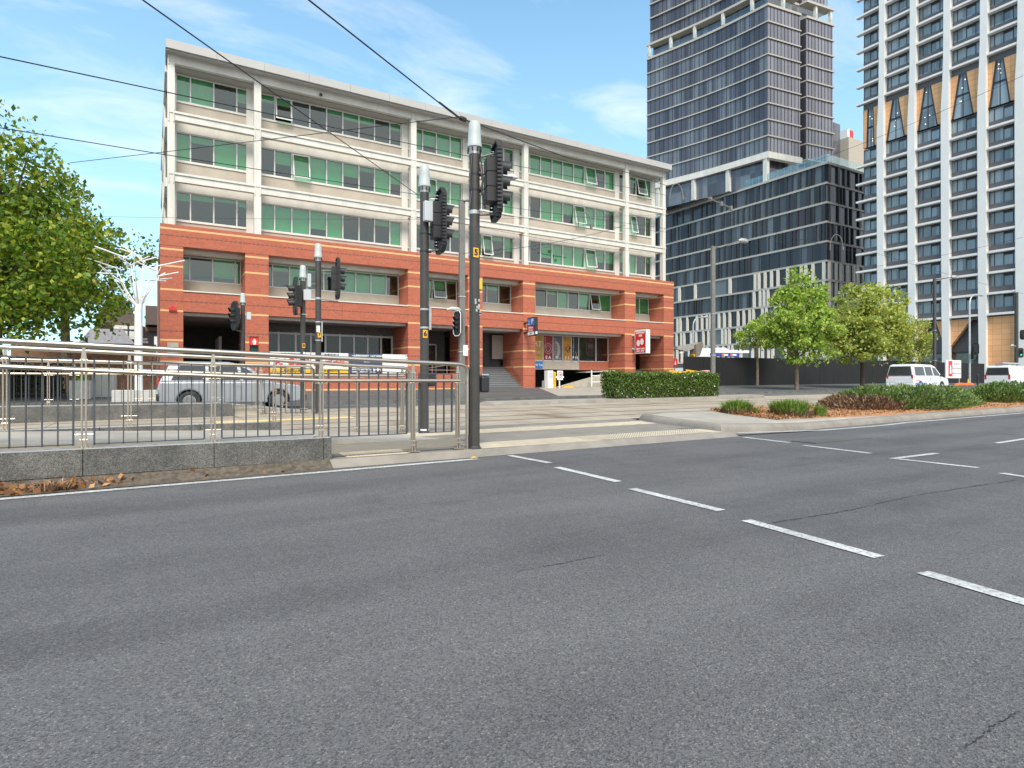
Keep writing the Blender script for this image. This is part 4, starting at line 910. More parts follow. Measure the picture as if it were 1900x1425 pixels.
def railing(name, label, Y, posts, base, top, hand, endx, panels=True, thick=1.0, x0=-16):
    """base/top/hand: heights as functions of X"""
    o = T(name, label, 'railing', (posts[-1], Y, base(posts[-1])), group='stainless steel railings of the tram stop')
    xs = [x0] + [p for p in posts] + [endx-.12]
    m = MB(); pts = [(x, Y, top(x)) for x in xs] + [(endx-.05, Y, top(endx)-.015), (endx, Y, top(endx)-.08), (endx, Y, top(endx)-.2), (endx, Y, base(endx)-.02)]
    m.tube(pts, .032*thick, 12); m.build('top_rail', M['steel'], o, smooth=True)
    m = MB(); m.tube([(x, Y-.075, hand(x)) for x in [x0]+posts], .028*thick, 10); m.build('handrail', M['steel'], o, smooth=True)
    P_ = [p for p in posts]
    for p in P_:
        b = base(p); m = MB(); m.box(p-.028, p-.012, Y-.03, Y+.03, b, top(p)-.16); m.box(p+.012, p+.028, Y-.03, Y+.03, b, top(p)-.16)
        m.prism([(p-.028, top(p)-.16), (p+.028, top(p)-.16), (p+.014, top(p)-.02), (p-.014, top(p)-.02)], 'y', Y-.012, Y+.012)
        m.box(p-.09, p+.09, Y-.07, Y+.07, b, b+.012)
        for sx in (-.07, .07): m.cyl((p+sx, Y-.05, b), (p+sx, Y-.05, b+.028), .009, 6)
        m.cyl((p-.12, Y, hand(p)-.035), (p+.12, Y, hand(p)-.035), .007, 6); m.cyl((p-.11, Y, b+.16), (p+.11, Y, b+.16), .007, 6)
        for zz in (hand(p)+.12, b+.1): m.cyl((p-.035, Y-.02, zz), (p+.035, Y-.02, zz), .008, 6)
        m.build('post', M['steel'], o, smooth=False)
    if panels:
        for a, b in zip(P_[:-1], P_[1:]):
            if b-a < .4: continue
            m = MB(); a_, b_ = a+.1, b-.1; n = max(2, int(round((b_-a_)/.142)))
            for i in range(n+1):
                x = a_+(b_-a_)*i/n; hw = .006 if 0 < i < n else .009
                m.box(x-hw, x+hw, Y-.02, Y+.02, min(base(a), base(b))+.035 if x < 0 else base(x)+.05 if base(a) == base(b) else min(base(a), base(b))+.28, top(x)-.17)
            zb_a = base(a)+.04 if base(a) == base(b) else min(base(a), base(b))+.27
            m.add([(a_, Y-.02, zb_a), (b_, Y-.02, zb_a), (b_, Y+.02, zb_a), (a_, Y+.02, zb_a), (a_, Y-.02, zb_a+.012), (b_, Y-.02, zb_a+.012), (b_, Y+.02, zb_a+.012), (a_, Y+.02, zb_a+.012)], [(3,2,1,0),(4,5,6,7),(0,1,5,4),(1,2,6,5),(2,3,7,6),(3,0,4,7)])
            m.add([(a_, Y-.02, top(a_)-.17), (b_, Y-.02, top(b_)-.17), (b_, Y+.02, top(b_)-.17), (a_, Y+.02, top(a_)-.17), (a_, Y-.02, top(a_)-.158), (b_, Y-.02, top(b_)-.158), (b_, Y+.02, top(b_)-.158), (a_, Y+.02, top(a_)-.158)], [(3,2,1,0),(4,5,6,7),(0,1,5,4),(1,2,6,5),(2,3,7,6),(3,0,4,7)])
            m.build('baluster_panel', M['baluster'], o)
    return o
topf = lambda x: 1.525 - .033*(x-2.1) if x < 2.1 else 1.525-.031*(x-2.1)
handf = lambda x: 1.205+.045*max(0, 2-x)
nearbase = lambda x: .42 if x < 2.2 else .12+.006*x
P1 = [-.68-1.35*i for i in range(11, 0, -1)] + [-.68, .67, 2.02, 3.37, 4.11]
rl = railing('railing', 'near stainless railing with dark balusters along the granite wall by the road', 8.6, P1, nearbase, topf, handf, 4.28)
for a, b in ((2.14, 3.33), (3.41, 4.08)): MB().box(a, b, 8.56, 8.6, .20, .31).build('toe_board', M['steel'], rl)
t2 = lambda x: 1.66-.033*(x+1.2) if x < 2 else 1.52-.03*(x-2)
railing('railing', 'second stainless railing on the inner side of the near tram platform', 11.12, [-15.3+1.5*i for i in range(11)] + [1.82, 3.28, 4.14], lambda x: .5 if x < 1.95 else .18, t2, lambda x: 1.3+.03*max(0, 1.8-x), 4.28, panels=False)
tf = lambda x: 1.70-.012*(x+1)
railing('railing', 'far platform railing facing the tracks with thin dark balusters', 18.75, [-15.5+1.9*i for i in range(9)] + [1.65, 2.7, 3.9], lambda x: .58 if x < 1.95 else .22, tf, lambda x: 1.38, 4.15)
railing('railing', 'rearmost stainless railing beside the far traffic lane', 21.2, [-15.2+1.9*i for i in range(9)] + [1.7, 2.9, 3.7], lambda x: .52 if x < 1.95 else .25, lambda x: tf(x)+.02, lambda x: 1.4, 3.85, panels=False)
# ------------------------------------------------------------------ poles and traffic signals
def finial(o, x, y, z, s=1.0):
    MB().lathe([(.085*s, -.06), (.085*s, 0), (.095*s, .02), (.095*s, .05)], (x, y, z), 16).build('collar', M['galv'], o, smooth=True)
    m = MB()
    for k in range(8):
        a = k*pi/4; m.cyl((x+.11*s*cos(a), y+.11*s*sin(a), z-.03), (x+.11*s*cos(a), y+.11*s*sin(a), z+.03), .012, 5)
    m.build('bolt_ring', M['black'], o)
    MB().lathe([(.115*s, .05), (.115*s, .10), (.108*s, .115), (.102*s, .28), (.092*s, .42), (.075*s, .455), (0.001, .465)], (x, y, z), 20).build('pole_cap', M['white_plastic'], o, smooth=True)
def signal_head(o, x, y, z, rz, lens=('dark',)*3, border=False, n=3, plate=True, name='signal_head', tilt=0):
    """a lantern of n aspects centred at z, facing local +X turned by rz"""
    e = bpy.data.objects.new(name, None); COL.objects.link(e); b = BASE[o.name]; e.location = (x-b[0], y-b[1], z-b[2]); e.rotation_euler = (0, tilt, rz); e.parent = o; BASE[e.name] = (0, 0, 0)
    H_ = .235*n/2
    if plate:
        hw, hh, c = .30, H_+.25, .14
        pl = [(-hw+c, -hh), (hw-c, -hh), (hw, -hh+c), (hw, hh-c), (hw-c, hh), (-hw+c, hh), (-hw, hh-c), (-hw, -hh+c)]
        MB().prism(pl, 'x', -.02, .02).build('target_board', M['black'], e, local=True)
        m = MB()                                            # ribbed rim of the board
        for (a, b_) in zip(pl, pl[1:]+pl[:1]):
            L_ = math.hypot(b_[0]-a[0], b_[1]-a[1]); k = max(2, int(L_/.06))
            for i in range(k):
                t = (i+.5)/k; yy, zz = a[0]+(b_[0]-a[0])*t, a[1]+(b_[1]-a[1])*t; m.cbox((-.035, yy*.985, zz*.99), (.07, .045, .035))
        m.build('rim_ribs', M['black'], e, local=True)
        if border:
            m = MB()
            for (a, b_) in zip(pl, pl[1:]+pl[:1]): m.tube([(.024, a[0], a[1]), (.024, b_[0], b_[1])], .022, 6)
            m.build('white_border', M['white'], e, local=True)
    m = MB()
    for i in range(n):
        zc = (i-(n-1)/2)*.235; m.box(-.20, -.021, -.135, .135, zc-.105, zc+.105); m.box(-.19, -.021, -.125, .125, zc+.105, zc+.13 if i < n-1 else zc+.105+.001)
    m.build('housing', M['black'], e, local=True, bevel=.012)
    for i in range(n):
        zc = ((n-1)/2-i)*.235
        m = MB(); k = 15; vs_ = []
        for j in range(k):
            a = -pi*.22 + (pi*1.44)*j/(k-1)
            ca, sa = cos(a)*.108, sin(a)*.108
            ln_ = .25*(.72+.28*max(0, sin(a)))
            vs_ += [(.021, ca, zc+sa), (ln_, ca*.98, zc+sa-.015), (ln_, ca*.94, zc+sa*.96-.015), (.021, ca*.96, zc+sa*.96)]
        fs = []
        for j in range(k-1):
            for q in range(4): fs.append((j*4+q, (j+1)*4+q, (j+1)*4+(q+1) % 4, j*4+(q+1) % 4))
        m.add(vs_, fs); m.build('visor', M['black'], e, local=True, smooth=True)
        mat = {'dark': M['lens_dark'], 'red': M['lit_red'], 'green': M['lit_green']}[lens[i] if i < len(lens) else 'dark']
        m = MB(); m.add([(.03, .098*cos(t*pi/10), zc+.098*sin(t*pi/10)) for t in range(20)] + [(.045, 0, zc)], [(t, (t+1) % 20, 20) for t in range(20)]); m.build('lens', mat, e, local=True, smooth=True)
    return e
M['lens_dark'] = pm('unlit_lens', (.035, .03, .03), .2)
def sigpole(px, Y, ztop, label, r=.083, name='traffic_signal'):
    x = XatY(px, Y); z = gz(x, Y)
    o = T(name, label, 'traffic signal', (x, Y, z), group='traffic signal poles')
    m = MB(); m.tube([(x, Y, z-.05), (x, Y, ztop)], r, 20); m.build('pole', M['pole'], o, smooth=True)
    MB().lathe([(r+.035, 0), (r+.035, .012), (r+.012, .02), (r+.004, .05)], (x, Y, z), 16).build('base_collar', M['pole'], o)
    return o, x, Y, z
def band(o, x, y, z, r, mat='galv', h=.03):
    m = MB().lathe([(r+.001, 0), (r+.006, 0), (r+.006, h), (r+.001, h)], (x, y, z), 16); m.cbox((x+r+.02, y-.02, z+h/2), (.05, .03, h)); m.build('clamp', M[mat], o)
def label_on(o, x, y, z, r, txt, s=.10):
    MB().box(x-.045, x+.045, y-r-.008, y-r-.001, z, z+.15).build('yellow_label', M['yellow_label'], o); text(txt, .13, (x, y-r-.011, z+.075), FRONT, M['ink'], o, bold=.004)
def arm(o, a, b, r=.018, mat='pole_grey'):
    MB().tube([a, b], r, 8).build('bracket', M[mat], o)
# near pole (its head seen from behind, visors to the right)
o, x, y, z = sigpole(880.5, 8.57, 4.82, 'tall near traffic signal pole with yellow number 5 label at the end of the railing'); finial(o, x, y, 4.84); sp1 = o
signal_head(o, x+.33, y-.16, 4.36, R(-17)); arm(o, (x, y, 4.72), (x+.3, y-.1, 4.82)); arm(o, (x, y, 3.83), (x+.34, y-.1, 3.86)); band(o, x, y, 3.83, .083, h=.06); band(o, x, y, 4.2, .083, 'black'); band(o, x, y, 4.45, .083, 'black')
m = MB()
for dx, z0, z1 in ((.10, 4.78, 4.05), (-.10, 4.78, 4.02), (.085, 4.6, 4.1)): m.tube([(x+dx*.7, y-.06, z0), (x+dx*1.15, y-.08, (z0+z1)/2), (x+dx*.9, y-.08, z1+.15), (x+dx*1.4, y-.1, z1-.12)], .012, 6)
m.build('cable', M['black'], o); label_on(o, x-.02, y, 3.14, .083, '5')
MB().box(x+.05, x+.10, y-.075, y-.02, 2.65, 2.8).build('yellow_tape', M['yellow'], o)
m = MB().box(x+.09, x+.235, y-.08, y+.08, 1.02, 1.28); m.build('push_button', M['black'], o, bevel=.03); MB().box(x+.10, x+.225, y-.07, y+.07, 1.285, 1.31).build('button_cap', M['galv'], o, bevel=.01)
MB().box(x-.105, x-.08, y-.04, y+.04, z, z+.22).build('inspection_cover', M['black'], o)
m = MB()
for i in range(9): a = random.uniform(-.05, .05); zz = 2.35+random.uniform(-.12, .16); m.box(x+a, x+a+.03, y-.0865, y-.0845, zz, zz+.04)
m.build('sticker_residue', M['galv'], o)
# second pole
o, x, y, z = sigpole(787.5, 10.85, 4.83, 'second traffic signal pole with a pale grey box just behind the near railing'); finial(o, x, y, 4.86)
signal_head(o, x+.30, y-.14, 4.26, R(-9)); arm(o, (x, y, 4.7), (x+.2, y-.1, 4.74)); arm(o, (x, y, 3.68), (x+.25, y-.1, 3.72)); band(o, x, y, 3.66, .083, 'black'); band(o, x, y, 4.0, .083, 'black')
MB().box(x-.07, x+.19, y-.2, y-.085, 4.22, 4.6).build('control_box', M['grey_plastic'], o, bevel=.015)
for zz in (2.55, 2.2): band(o, x, y, zz, .083, h=.035)
MB().box(x+.06, x+.1, y-.1, y+.1, 2.18, 2.62).build('side_plate', M['galv'], o); label_on(o, x-.02, y, 2.02, .083, '6')
MB().box(x+.05, x+.2, y-.1, y+.06, 1.1, 1.36).build('push_button', M['black'], o, bevel=.03)
MB().lathe([(.0845, 0), (.0855, 0), (.0855, .03), (.0845, .03)], (x, y, z+.05), 16).build('white_tape', M['white'], o)
# third pole
o, x, y, z = sigpole(590.5, 18.6, 4.82, 'third traffic signal pole across the tracks with its signal head on the right'); finial(o, x, y, 4.85)
signal_head(o, x+.55, y-.2, 4.28, R(-8)); arm(o, (x, y, 4.5), (x+.45, y-.15, 4.52)); arm(o, (x, y, 3.66), (x+.55, y-.15, 3.6)); band(o, x, y, 3.64, .083, h=.06)
MB().box(x-.32, x-.22, y-.1, y+.1, 3.98, 4.38).build('detector', M['white_plastic'], o, bevel=.02); arm(o, (x, y, 4.1), (x-.25, y, 4.1), .015)
for zz in (2.95, 2.4): band(o, x, y, zz, .083, h=.035)
MB().box(x+.07, x+.10, y-.12, y+.06, 2.38, 2.98).build('side_plate', M['galv'], o); label_on(o, x+.01, y, 2.5, .083, '7'); MB().box(x-.07, x+.03, y-.09, y-.0845, 2.66, 2.85).build('white_label', M['white'], o)
# fourth pole
o, x, y, z = sigpole(562, 20.9, 4.55, 'fourth traffic signal pole with its head on the left and a white box'); finial(o, x, y, 4.58)
signal_head(o, x-.30, y-.2, 3.98, R(177)); arm(o, (x, y, 4.4), (x-.12, y-.12, 4.42)); arm(o, (x, y, 3.4), (x-.2, y-.12, 3.4)); band(o, x, y, 3.4, .083)
MB().box(x-.02, x+.23, y-.2, y-.085, 3.87, 4.22).build('control_box', M['grey_plastic'], o, bevel=.015); label_on(o, x+.01, y, 2.3, .083, '8'); MB().box(x-.01, x+.05, y-.09, y-.0845, 1.98, 2.16).build('white_label', M['white'], o)
MB().box(x-.02, x+.02, y-.09, y-.0845, 1.5, 1.6).build('white_label', M['white'], o)
# fifth pole with the red standing man
o, x, y, z = sigpole(450.5, 28.2, 4.48, 'fifth traffic signal pole in front of the brick pillar with a lit red pedestrian lamp'); finial(o, x, y, 4.5)
signal_head(o, x-.36, y-.2, 3.95, R(196)); arm(o, (x, y, 4.3), (x-.25, y-.12, 4.3)); arm(o, (x, y, 3.3), (x-.3, y-.12, 3.35))
MB().box(x+.14, x+.32, y-.1, y+.1, 3.82, 4.15).build('control_box', M['grey_plastic'], o, bevel=.02)
m = MB().box(x+.26, x+.60, y-.22, y-.02, 2.33, 2.70); m.box(x+.26, x+.60, y-.22, y-.02, 2.71, 3.08); m.build('pedestrian_lantern', M['black'], o, bevel=.01)
MB().box(x+.29, x+.57, y-.232, y-.222, 2.75, 3.04).build('lit_red_lens', M['lit_red'], o); MB().box(x+.29, x+.57, y-.232, y-.222, 2.38, 2.66).build('dark_green_lens', pm('unlit_green', (.01, .05, .04), .3), o)
m = MB(); xm = x+.43; m.box(xm-.035, xm+.035, y-.238, y-.233, 2.84, 2.93); m.box(xm-.062, xm-.042, y-.238, y-.233, 2.83, 2.925); m.box(xm+.042, xm+.062, y-.238, y-.233, 2.83, 2.925)
m.box(xm-.045, xm-.008, y-.238, y-.233, 2.77, 2.838); m.box(xm+.008, xm+.045, y-.238, y-.233, 2.77, 2.838); m.add([(xm+.032*cos(t*pi/6), y-.238, 2.965+.032*sin(t*pi/6)) for t in range(12)], [tuple(range(12))]); m.build('red_man', M['lit_man'], o)
for zz in (2.3, 3.1): arm(o, (x, y, zz), (x+.3, y-.1, zz+.04), .015)
m = MB()
for sz in (2.72, 3.09): m.box(x+.25, x+.61, y-.36, y-.22, sz, sz+.012)
m.build('hood', M['black'], o)
# tall rectangular lamp poles on the far kerb
def lamp_pole(px, Y, ztop, label, w_=.3, armdir=1, armlen=2.2, mat='pole_grey', rise=.45, group='tall rectangular lamp poles'):
    x = XatY(px, Y); z = gz(x, Y); o = T('lamp_pole', label, 'lamp pole', (x, Y, z), group=group)
    m = MB(); m.prism([(x-w_/2, Y-.08), (x+w_/2, Y-.08), (x+w_/2, Y+.08), (x-w_/2, Y+.08)], 'z', z, ztop); m.build('pole', M[mat], o, bevel=.02)
    MB().box(x-w_*.8, x+w_*.8, Y-.2, Y+.2, z, z+.03).build('base_plate', M[mat], o)
    dx, dy = armdir if isinstance(armdir, tuple) else (armdir, 0)
    e = (x+dx*armlen, Y+dy*armlen, ztop-.1+rise)
    m = MB(); m.tube([(x, Y, ztop-.08), (x+dx*.6, Y+dy*.6, ztop-.02), e], [.06, .05, .03], 8); m.build('arm', M[mat], o)
    m = MB(); m.tube([(e[0]-dx*.1, e[1]-dy*.1, e[2]), (e[0]+dx*.15, e[1]+dy*.15, e[2]+.05), (e[0]+dx*.55, e[1]+dy*.55, e[2]+.06), (e[0]+dx*.8, e[1]+dy*.8, e[2]+.01)], [.06, .17, .18, .05], 12); m.build('lamp_head', M['galv'], o, smooth=True)
    for zz in (z+2.4, z+5.1): MB().box(x-w_/2-.02, x+w_/2+.02, Y-.1, Y+.1, zz, zz+.05).build('strap', M['galv'], o)
    return o, x, Y, z
lamp_pole(1323, 27.4, 10.0, 'tall square lamp pole behind the hedge with its lamp arm pointing right', armlen=2.6, rise=.75, armdir=(1, 0))
o, x, y, z = lamp_pole(857, 26.9, 10.1, 'tall square lamp pole between the two near signal poles with an arm at its top', armdir=(.75, -.66), armlen=2.0, rise=1.0)
MB().box(x+1.0, x+1.3, y-1.3, y-1.0, 11.3, 12.3).build('floodlight', M['galv'], o)
m = MB(); signal_head(o, x-.36, y-.25, ZatY(843, 600, 26.7), R(190), border=True); MB().box(x+.02, x+.26, y-.13, y-.085, ZatY(857, 660, 26.8), ZatY(857, 640, 26.8)).build('white_sign', M['white'], o)
arm(o, (x, y, ZatY(843, 590, 26.7)), (x-.25, y-.15, ZatY(843, 590, 26.7)))
m = MB(); zc = ZatY(837, 575, 26.8); m.tube([(x-.85, y-.1, zc), (x-.6, y-.1, zc+.06), (x-.25, y-.1, zc+.05), (x-.1, y-.1, zc)], [.03, .1, .1, .03], 10); m.build('small_lamp', M['white_plastic'], o, smooth=True)
lamp_pole(1734, 27.6, ZatY(1734, 517, 27.6), 'dark square lamp pole in front of the white column tower', armlen=3.2, rise=.5, mat='pole', w_=.34)
def cobra(px, Y, ytop, label, rr, arm_px):
    x = XatY(px, Y); z = gz(x, Y); zt = ZatY(px, ytop, Y); o = T('street_lamp', label, 'street lamp', (x, Y, z))
    m = MB(); pts = [(x, Y, z), (x, Y, zt-rr)] + [(x+rr-rr*cos(t*pi/12), Y, zt-rr+rr*sin(t*pi/12)) for t in range(1, 7)]; pts.append((x+rr+arm_px, Y, zt+.05)); m.tube(pts, [.11, .08]+[.06]*7, 10); m.build('pole', M['galv'], o, smooth=True)
    e = pts[-1]; m = MB(); m.tube([e, (e[0]+.3, e[1], e[2]+.04), (e[0]+.9, e[1], e[2])], [.06, .14, .05], 10); m.build('lamp_head', M['galv'], o, smooth=True); return o, x, Y, z
o, x, y, z = cobra(1799, 30, 546, 'curved galvanised street lamp with a small signal at the far corner', 1.1, 1.0)
signal_head(o, x+.55, y-.3, ZatY(1806, 648, 30), R(20)); signal_head(o, x-.2, y-.35, ZatY(1797, 660, 30), R(200), plate=False)
cobra(1286, 46, 588, 'slim curved street lamp rising behind the hoarding', 1.0, .6)
o, x, y, z = sigpole(1886, 33, ZatY(1886, 543, 33), 'dark square signal mast at the right edge with a lit green lamp', r=.2); signal_head(o, x+.1, y-.4, ZatY(1890, 655, 33), R(222), ('dark', 'dark', 'green')); signal_head(o, x+1.0, y-.3, ZatY(1899, 622, 33), R(20))
m = MB(); zc = ZatY(1868, 641, 33); m.tube([(x-1.6, y, zc), (x-1.2, y, zc+.08), (x-.7, y, zc+.05), (x, y, zc-.1)], [.04, .13, .06, .05], 10); m.build('small_lamp', M['white_plastic'], o, smooth=True)
# ------------------------------------------------------------------ overhead wires
def wire(pts, r, label, sag=.0, name='overhead_wire'):
    m = MB(); q = []
    for (a, b) in zip(pts[:-1], pts[1:]):
        n = 14
        for i in range(n + (1 if b is pts[-1] else 0)): t = i/n; q.append(tuple(a[k]+(b[k]-a[k])*t for k in range(2)) + (a[2]+(b[2]-a[2])*t - sag*4*t*(1-t),))
    m.tube(q, r*.8, 6); return tag(m.build(name, M['ink']), label, 'wire', 'overhead tram wires')
def px3(px, py, t): a, b, c = ray(px, py); return (a*t, b*t, 1.2+c*t)
wire([px3(-260, 48, 8.6), px3(0, 105, 10), px3(310, 171, 12.5), px3(870, 290, 22), px3(1235, 362, 42)], .014, 'long tram wire from the upper left crossing the whole concrete facade', .0)
wire([px3(-260, 200, 12), px3(0, 237, 13.3), px3(300, 286, 16.5), px3(780, 362, 27), px3(1235, 424, 52)], .014, 'lower tram wire leaving the tree at the left and passing the third floor')
wire([px3(190, -76, 5.5), px3(265, 0, 6.5), px3(520, 181, 10), px3(776, 362, 17)], .011, 'steep thin wire crossing the top left of the facade down to the second signal pole')
nd = px3(850, 217, 12.4)
wire([px3(460, -110, 7.0), px3(573, 0, 8.2), px3(838, 209, 11.8), nd], .015, 'steep wire at top centre running down to the black insulator')
wire([nd, px3(1053, 293, 17), px3(1160, 319, 22), px3(1260, 352, 30)], .014, 'thin wire from the black insulator down to the right end of the roof')
wire([px3(130, 302, 17), px3(304, 282, 15.5), px3(780, 225, 12.8), nd], .010, 'thin span wire from the left sky rising to the black insulator')
o = T('insulator', 'black cable insulator joint hanging in front of the roof edge', 'insulator', nd); m = MB(); a, b = np.array(nd), np.array(px3(864, 223, 12.7)); m.tube([a, a+(b-a)*.3, a+(b-a)*.35, a+(b-a)*.9, b], [.02, .02, .05, .05, .015], 10); m.build('body', M['black'], o); a2 = np.array(px3(815, 190, 11.9)); MB().tube([a2, a], .022, 6).build('turnbuckle', M['black'], o)
for k, (p, q, lab) in enumerate((((0, 398, 24), (1240, 398, 40), 'nearly level thin wire crossing the facade at the third floor sill'), ((780, 398, 20), (1235, 470, 40), 'thin wire sloping down right past the lower window row'), ((935, 400, 20), (1620, 455, 60), 'thin wire running right from the near signal head to the dark podium'), ((1240, 350, 50), (1600, 480, 70), 'thin wire sloping down across the podium glass'), ((1600, 498, 70), (1899, 440, 60), 'thin wire rising to the right across the white columns'), ((1500, 430, 60), (1899, 545, 70), 'thin wire falling to the right across the white columns'), ((1480, 310, 60), (1899, 140, 40), 'thin wire rising from the podium roof to the upper right'), ((860, 470, 27), (1160, 418, 35), 'thin stay wire from the square lamp pole to the right'), ((1330, 400, 45), (1610, 470, 70), 'thin wire from the square lamp pole across the podium'))):
    wire([px3(*p), px3(*q)], .008 if k < 4 else .016, lab, .25)
for px, py, t, lab in ((1255, 362, 45, 'curved wire hanger beside the right end of the roof'), (1085, 415, 38, 'curved wire hanger in front of the right hand windows'), (1552, 457, 60, 'curved wire hanger in front of the podium corner')):
    c = np.array(px3(px, py, t)); r_ = 12*t/F; u = np.array((cos(YAW), -sin(YAW), 0)); m = MB(); m.tube([c+u*r_*(-1)+np.array((0, 0, -r_*.6))] + [c-u*r_*cos(q)+np.array((0, 0, r_*2*sin(q)-.1)) for q in np.linspace(0, pi, 10)] + [c+u*r_+np.array((0, 0, -.1))], .035, 6)
    m.cbox(tuple(c+u*r_+np.array((0, 0, -.2))), (.12, .12, .3)); tag(m.build('wire_hanger', M['pole_grey']), lab, 'wire hanger', 'curved wire hangers')
o = T('wire_bracket', 'horizontal wire bracket with small fittings left of the podium centre', 'bracket', px3(1316, 368, 42)); m = MB(); m.tube([px3(1310, 366, 41), px3(1358, 387, 43)], .05, 6)
for q in (1318, 1338, 1356): m.cbox(px3(q, 366+(q-1310)*.44, 42), (.18, .18, .3))
m.build('beam', M['pole_grey'], o)
# ------------------------------------------------------------------ foliage
def leaf_mesh(name, C, size, mat, parent, seed, up=.35, aspect=.62, dirs=None):
    rg = np.random.default_rng(seed); n = len(C); C = np.asarray(C, float)
    d = rg.normal(size=(n, 3)) if dirs is None else dirs; d[:, 2] += 0 if dirs is not None else -.25
    d /= np.linalg.norm(d, axis=1)[:, None] + 1e-9
    nrm = rg.normal(size=(n, 3)); nrm[:, 2] += up*3; s = np.cross(d, nrm); s /= np.linalg.norm(s, axis=1)[:, None] + 1e-9
    L_ = (size*rg.uniform(.6, 1.3, n))[:, None]; W_ = L_*aspect*.5
    fold = np.cross(s, d)*L_*rg.uniform(-.12, .12, n)[:, None]
    V = np.stack([C-d*L_*.5, C+s*W_+fold, C+d*L_*.5, C-s*W_+fold], 1).reshape(-1, 3)
    b = np.array(BASE.get(parent.name, (0, 0, 0)) if parent else (0, 0, 0))
    me = bpy.data.meshes.new(name); V = V-b
    me.vertices.add(4*n); me.vertices.foreach_set('co', V.astype(np.float32).ravel()); me.loops.add(4*n); me.loops.foreach_set('vertex_index', np.arange(4*n, dtype=np.int32))
    me.polygons.add(n); me.polygons.foreach_set('loop_start', np.arange(0, 4*n, 4, dtype=np.int32)); me.polygons.foreach_set('loop_total', np.full(n, 4, dtype=np.int32)); me.update(calc_edges=True); me.validate()
    me.materials.append(mat); o = bpy.data.objects.new(name, me); COL.objects.link(o); o.parent = parent; return o
def tree(name, label, x, y, blobs, trunk_r, leaf, nleaf, mat, seed, z=None, bark='bark', group='street trees', clump=(.28, .42), fork=.3, cl=46):
    """blobs: list of (dx, dy, z, rx, ry, rz) ellipsoids the crown fills, z above the camera datum"""
    rg = np.random.default_rng(seed); z0 = gz(x, y) if z is None else z
    o = T(name, label, 'tree', (x, y, z0), group=group)
    cen = []; vol = np.array([b[3]*b[4]*b[5] for b in blobs]); vol = vol/vol.sum()
    for b, f in zip(blobs, vol):
        k = max(5, int(cl*f*1.0))
        for _ in range(k):
            d = rg.normal(size=3); d /= np.linalg.norm(d); r = rg.uniform(.35, 1.0)**.6
            cen.append((x+b[0]+d[0]*b[3]*r, y+b[1]+d[1]*b[4]*r, b[2]+d[2]*b[5]*r, min(b[3], b[4], b[5])*rg.uniform(*clump)))
    cen = np.array(cen); w_ = cen[:, 3]**2; w_ /= w_.sum(); idx = rg.choice(len(cen), nleaf, p=w_)
    d = rg.normal(size=(nleaf, 3)); d /= np.linalg.norm(d, axis=1)[:, None]; rr = rg.uniform(.15, 1.12, nleaf)**.5
    pts = cen[idx, :3] + d*rr[:, None]*cen[idx, 3:4]*np.array((1.15, 1.15, .72))
    loose = rg.uniform(size=nleaf) < .2; bi = rg.choice(len(blobs), nleaf, p=vol); B_ = np.array(blobs)[bi]; r2 = rg.uniform(.2, 1.08, nleaf)[:, None]**.6
    pts[loose] = (np.array((x, y, 0))+B_[:, :3]+d*r2*B_[:, 3:6])[loose]
    pts[:, 2] += .12*np.sin(pts[:, 0]*2.1+seed)+.1*np.sin(pts[:, 1]*2.7)
    leaf_mesh('crown', pts, leaf, mat, o, seed+1)
    m = MB(); top = max(b[2] for b in blobs); zb = min(b[2]-b[5] for b in blobs); zf = z0+(zb-z0)*.9+fork
    m.tube([(x, y, z0-.1), (x+.02, y, z0+.15), (x+.05, y+.02, (z0+zf)/2), (x, y, zf), (x+.1, y+.1, (zf+top)/2), (x, y, top)], [trunk_r*1.5, trunk_r*1.1, trunk_r, trunk_r*.9, trunk_r*.55, trunk_r*.15], 9)
    for c in cen[rg.permutation(len(cen))[:min(len(cen), 26)]]:
        t = rg.uniform(.0, .75); s = np.array((x+.08*t, y+.08*t, zf+(top-zf)*t)); e = c[:3]
        if e[2] < s[2]-.6: s[2] = max(zf, e[2]-.3)
        mid = (s+e)/2+np.array((0, 0, .12*np.linalg.norm(e-s))); m.tube([s, mid, e], [trunk_r*.42*(1-t*.6), trunk_r*.24, trunk_r*.07], 6)
    m.build('trunk', M[bark], o, smooth=True); return o
# left plane trees
tree('plane_tree', 'big leafy plane tree filling the left edge of the view behind the platform', -5.6, 32.5, [(-.6, 0, 6.2, 4.6, 4, 3.8), (-.9, 0, 10.0, 3.3, 3, 3.1), (2.6, -.5, 4.6, 2.4, 2.6, 2.0), (1.5, 0, 7.6, 2.6, 2.6, 2.2), (-1.9, 0, 12.6, 1.5, 1.6, 1.5)], .28, .24, 33000, M['leaf'], 3, clump=(.26, .40), cl=95)
tree('plane_tree', 'darker plane tree with spreading side branches behind the big tree at the left', -4.3, 43, [(-.2, 0, 7.5, 2.6, 2.8, 2.6), (2.6, 0, 9.0, 2.3, 2.2, 1.2), (-.8, 0, 10.2, 2.2, 2.2, 1.8), (1.9, 0, 6.3, 1.8, 2.0, 1.3)], .24, .25, 12000, M['leaf'], 8, clump=(.30, .46), cl=44)
tree('garden_tree', 'small tree squeezed between the tudor house and the brick corner', .25, 92, [(0, 0, 6.5, 1.3, 1.5, 4.0)], .15, .4, 1600, M['leaf_olive'], 12)
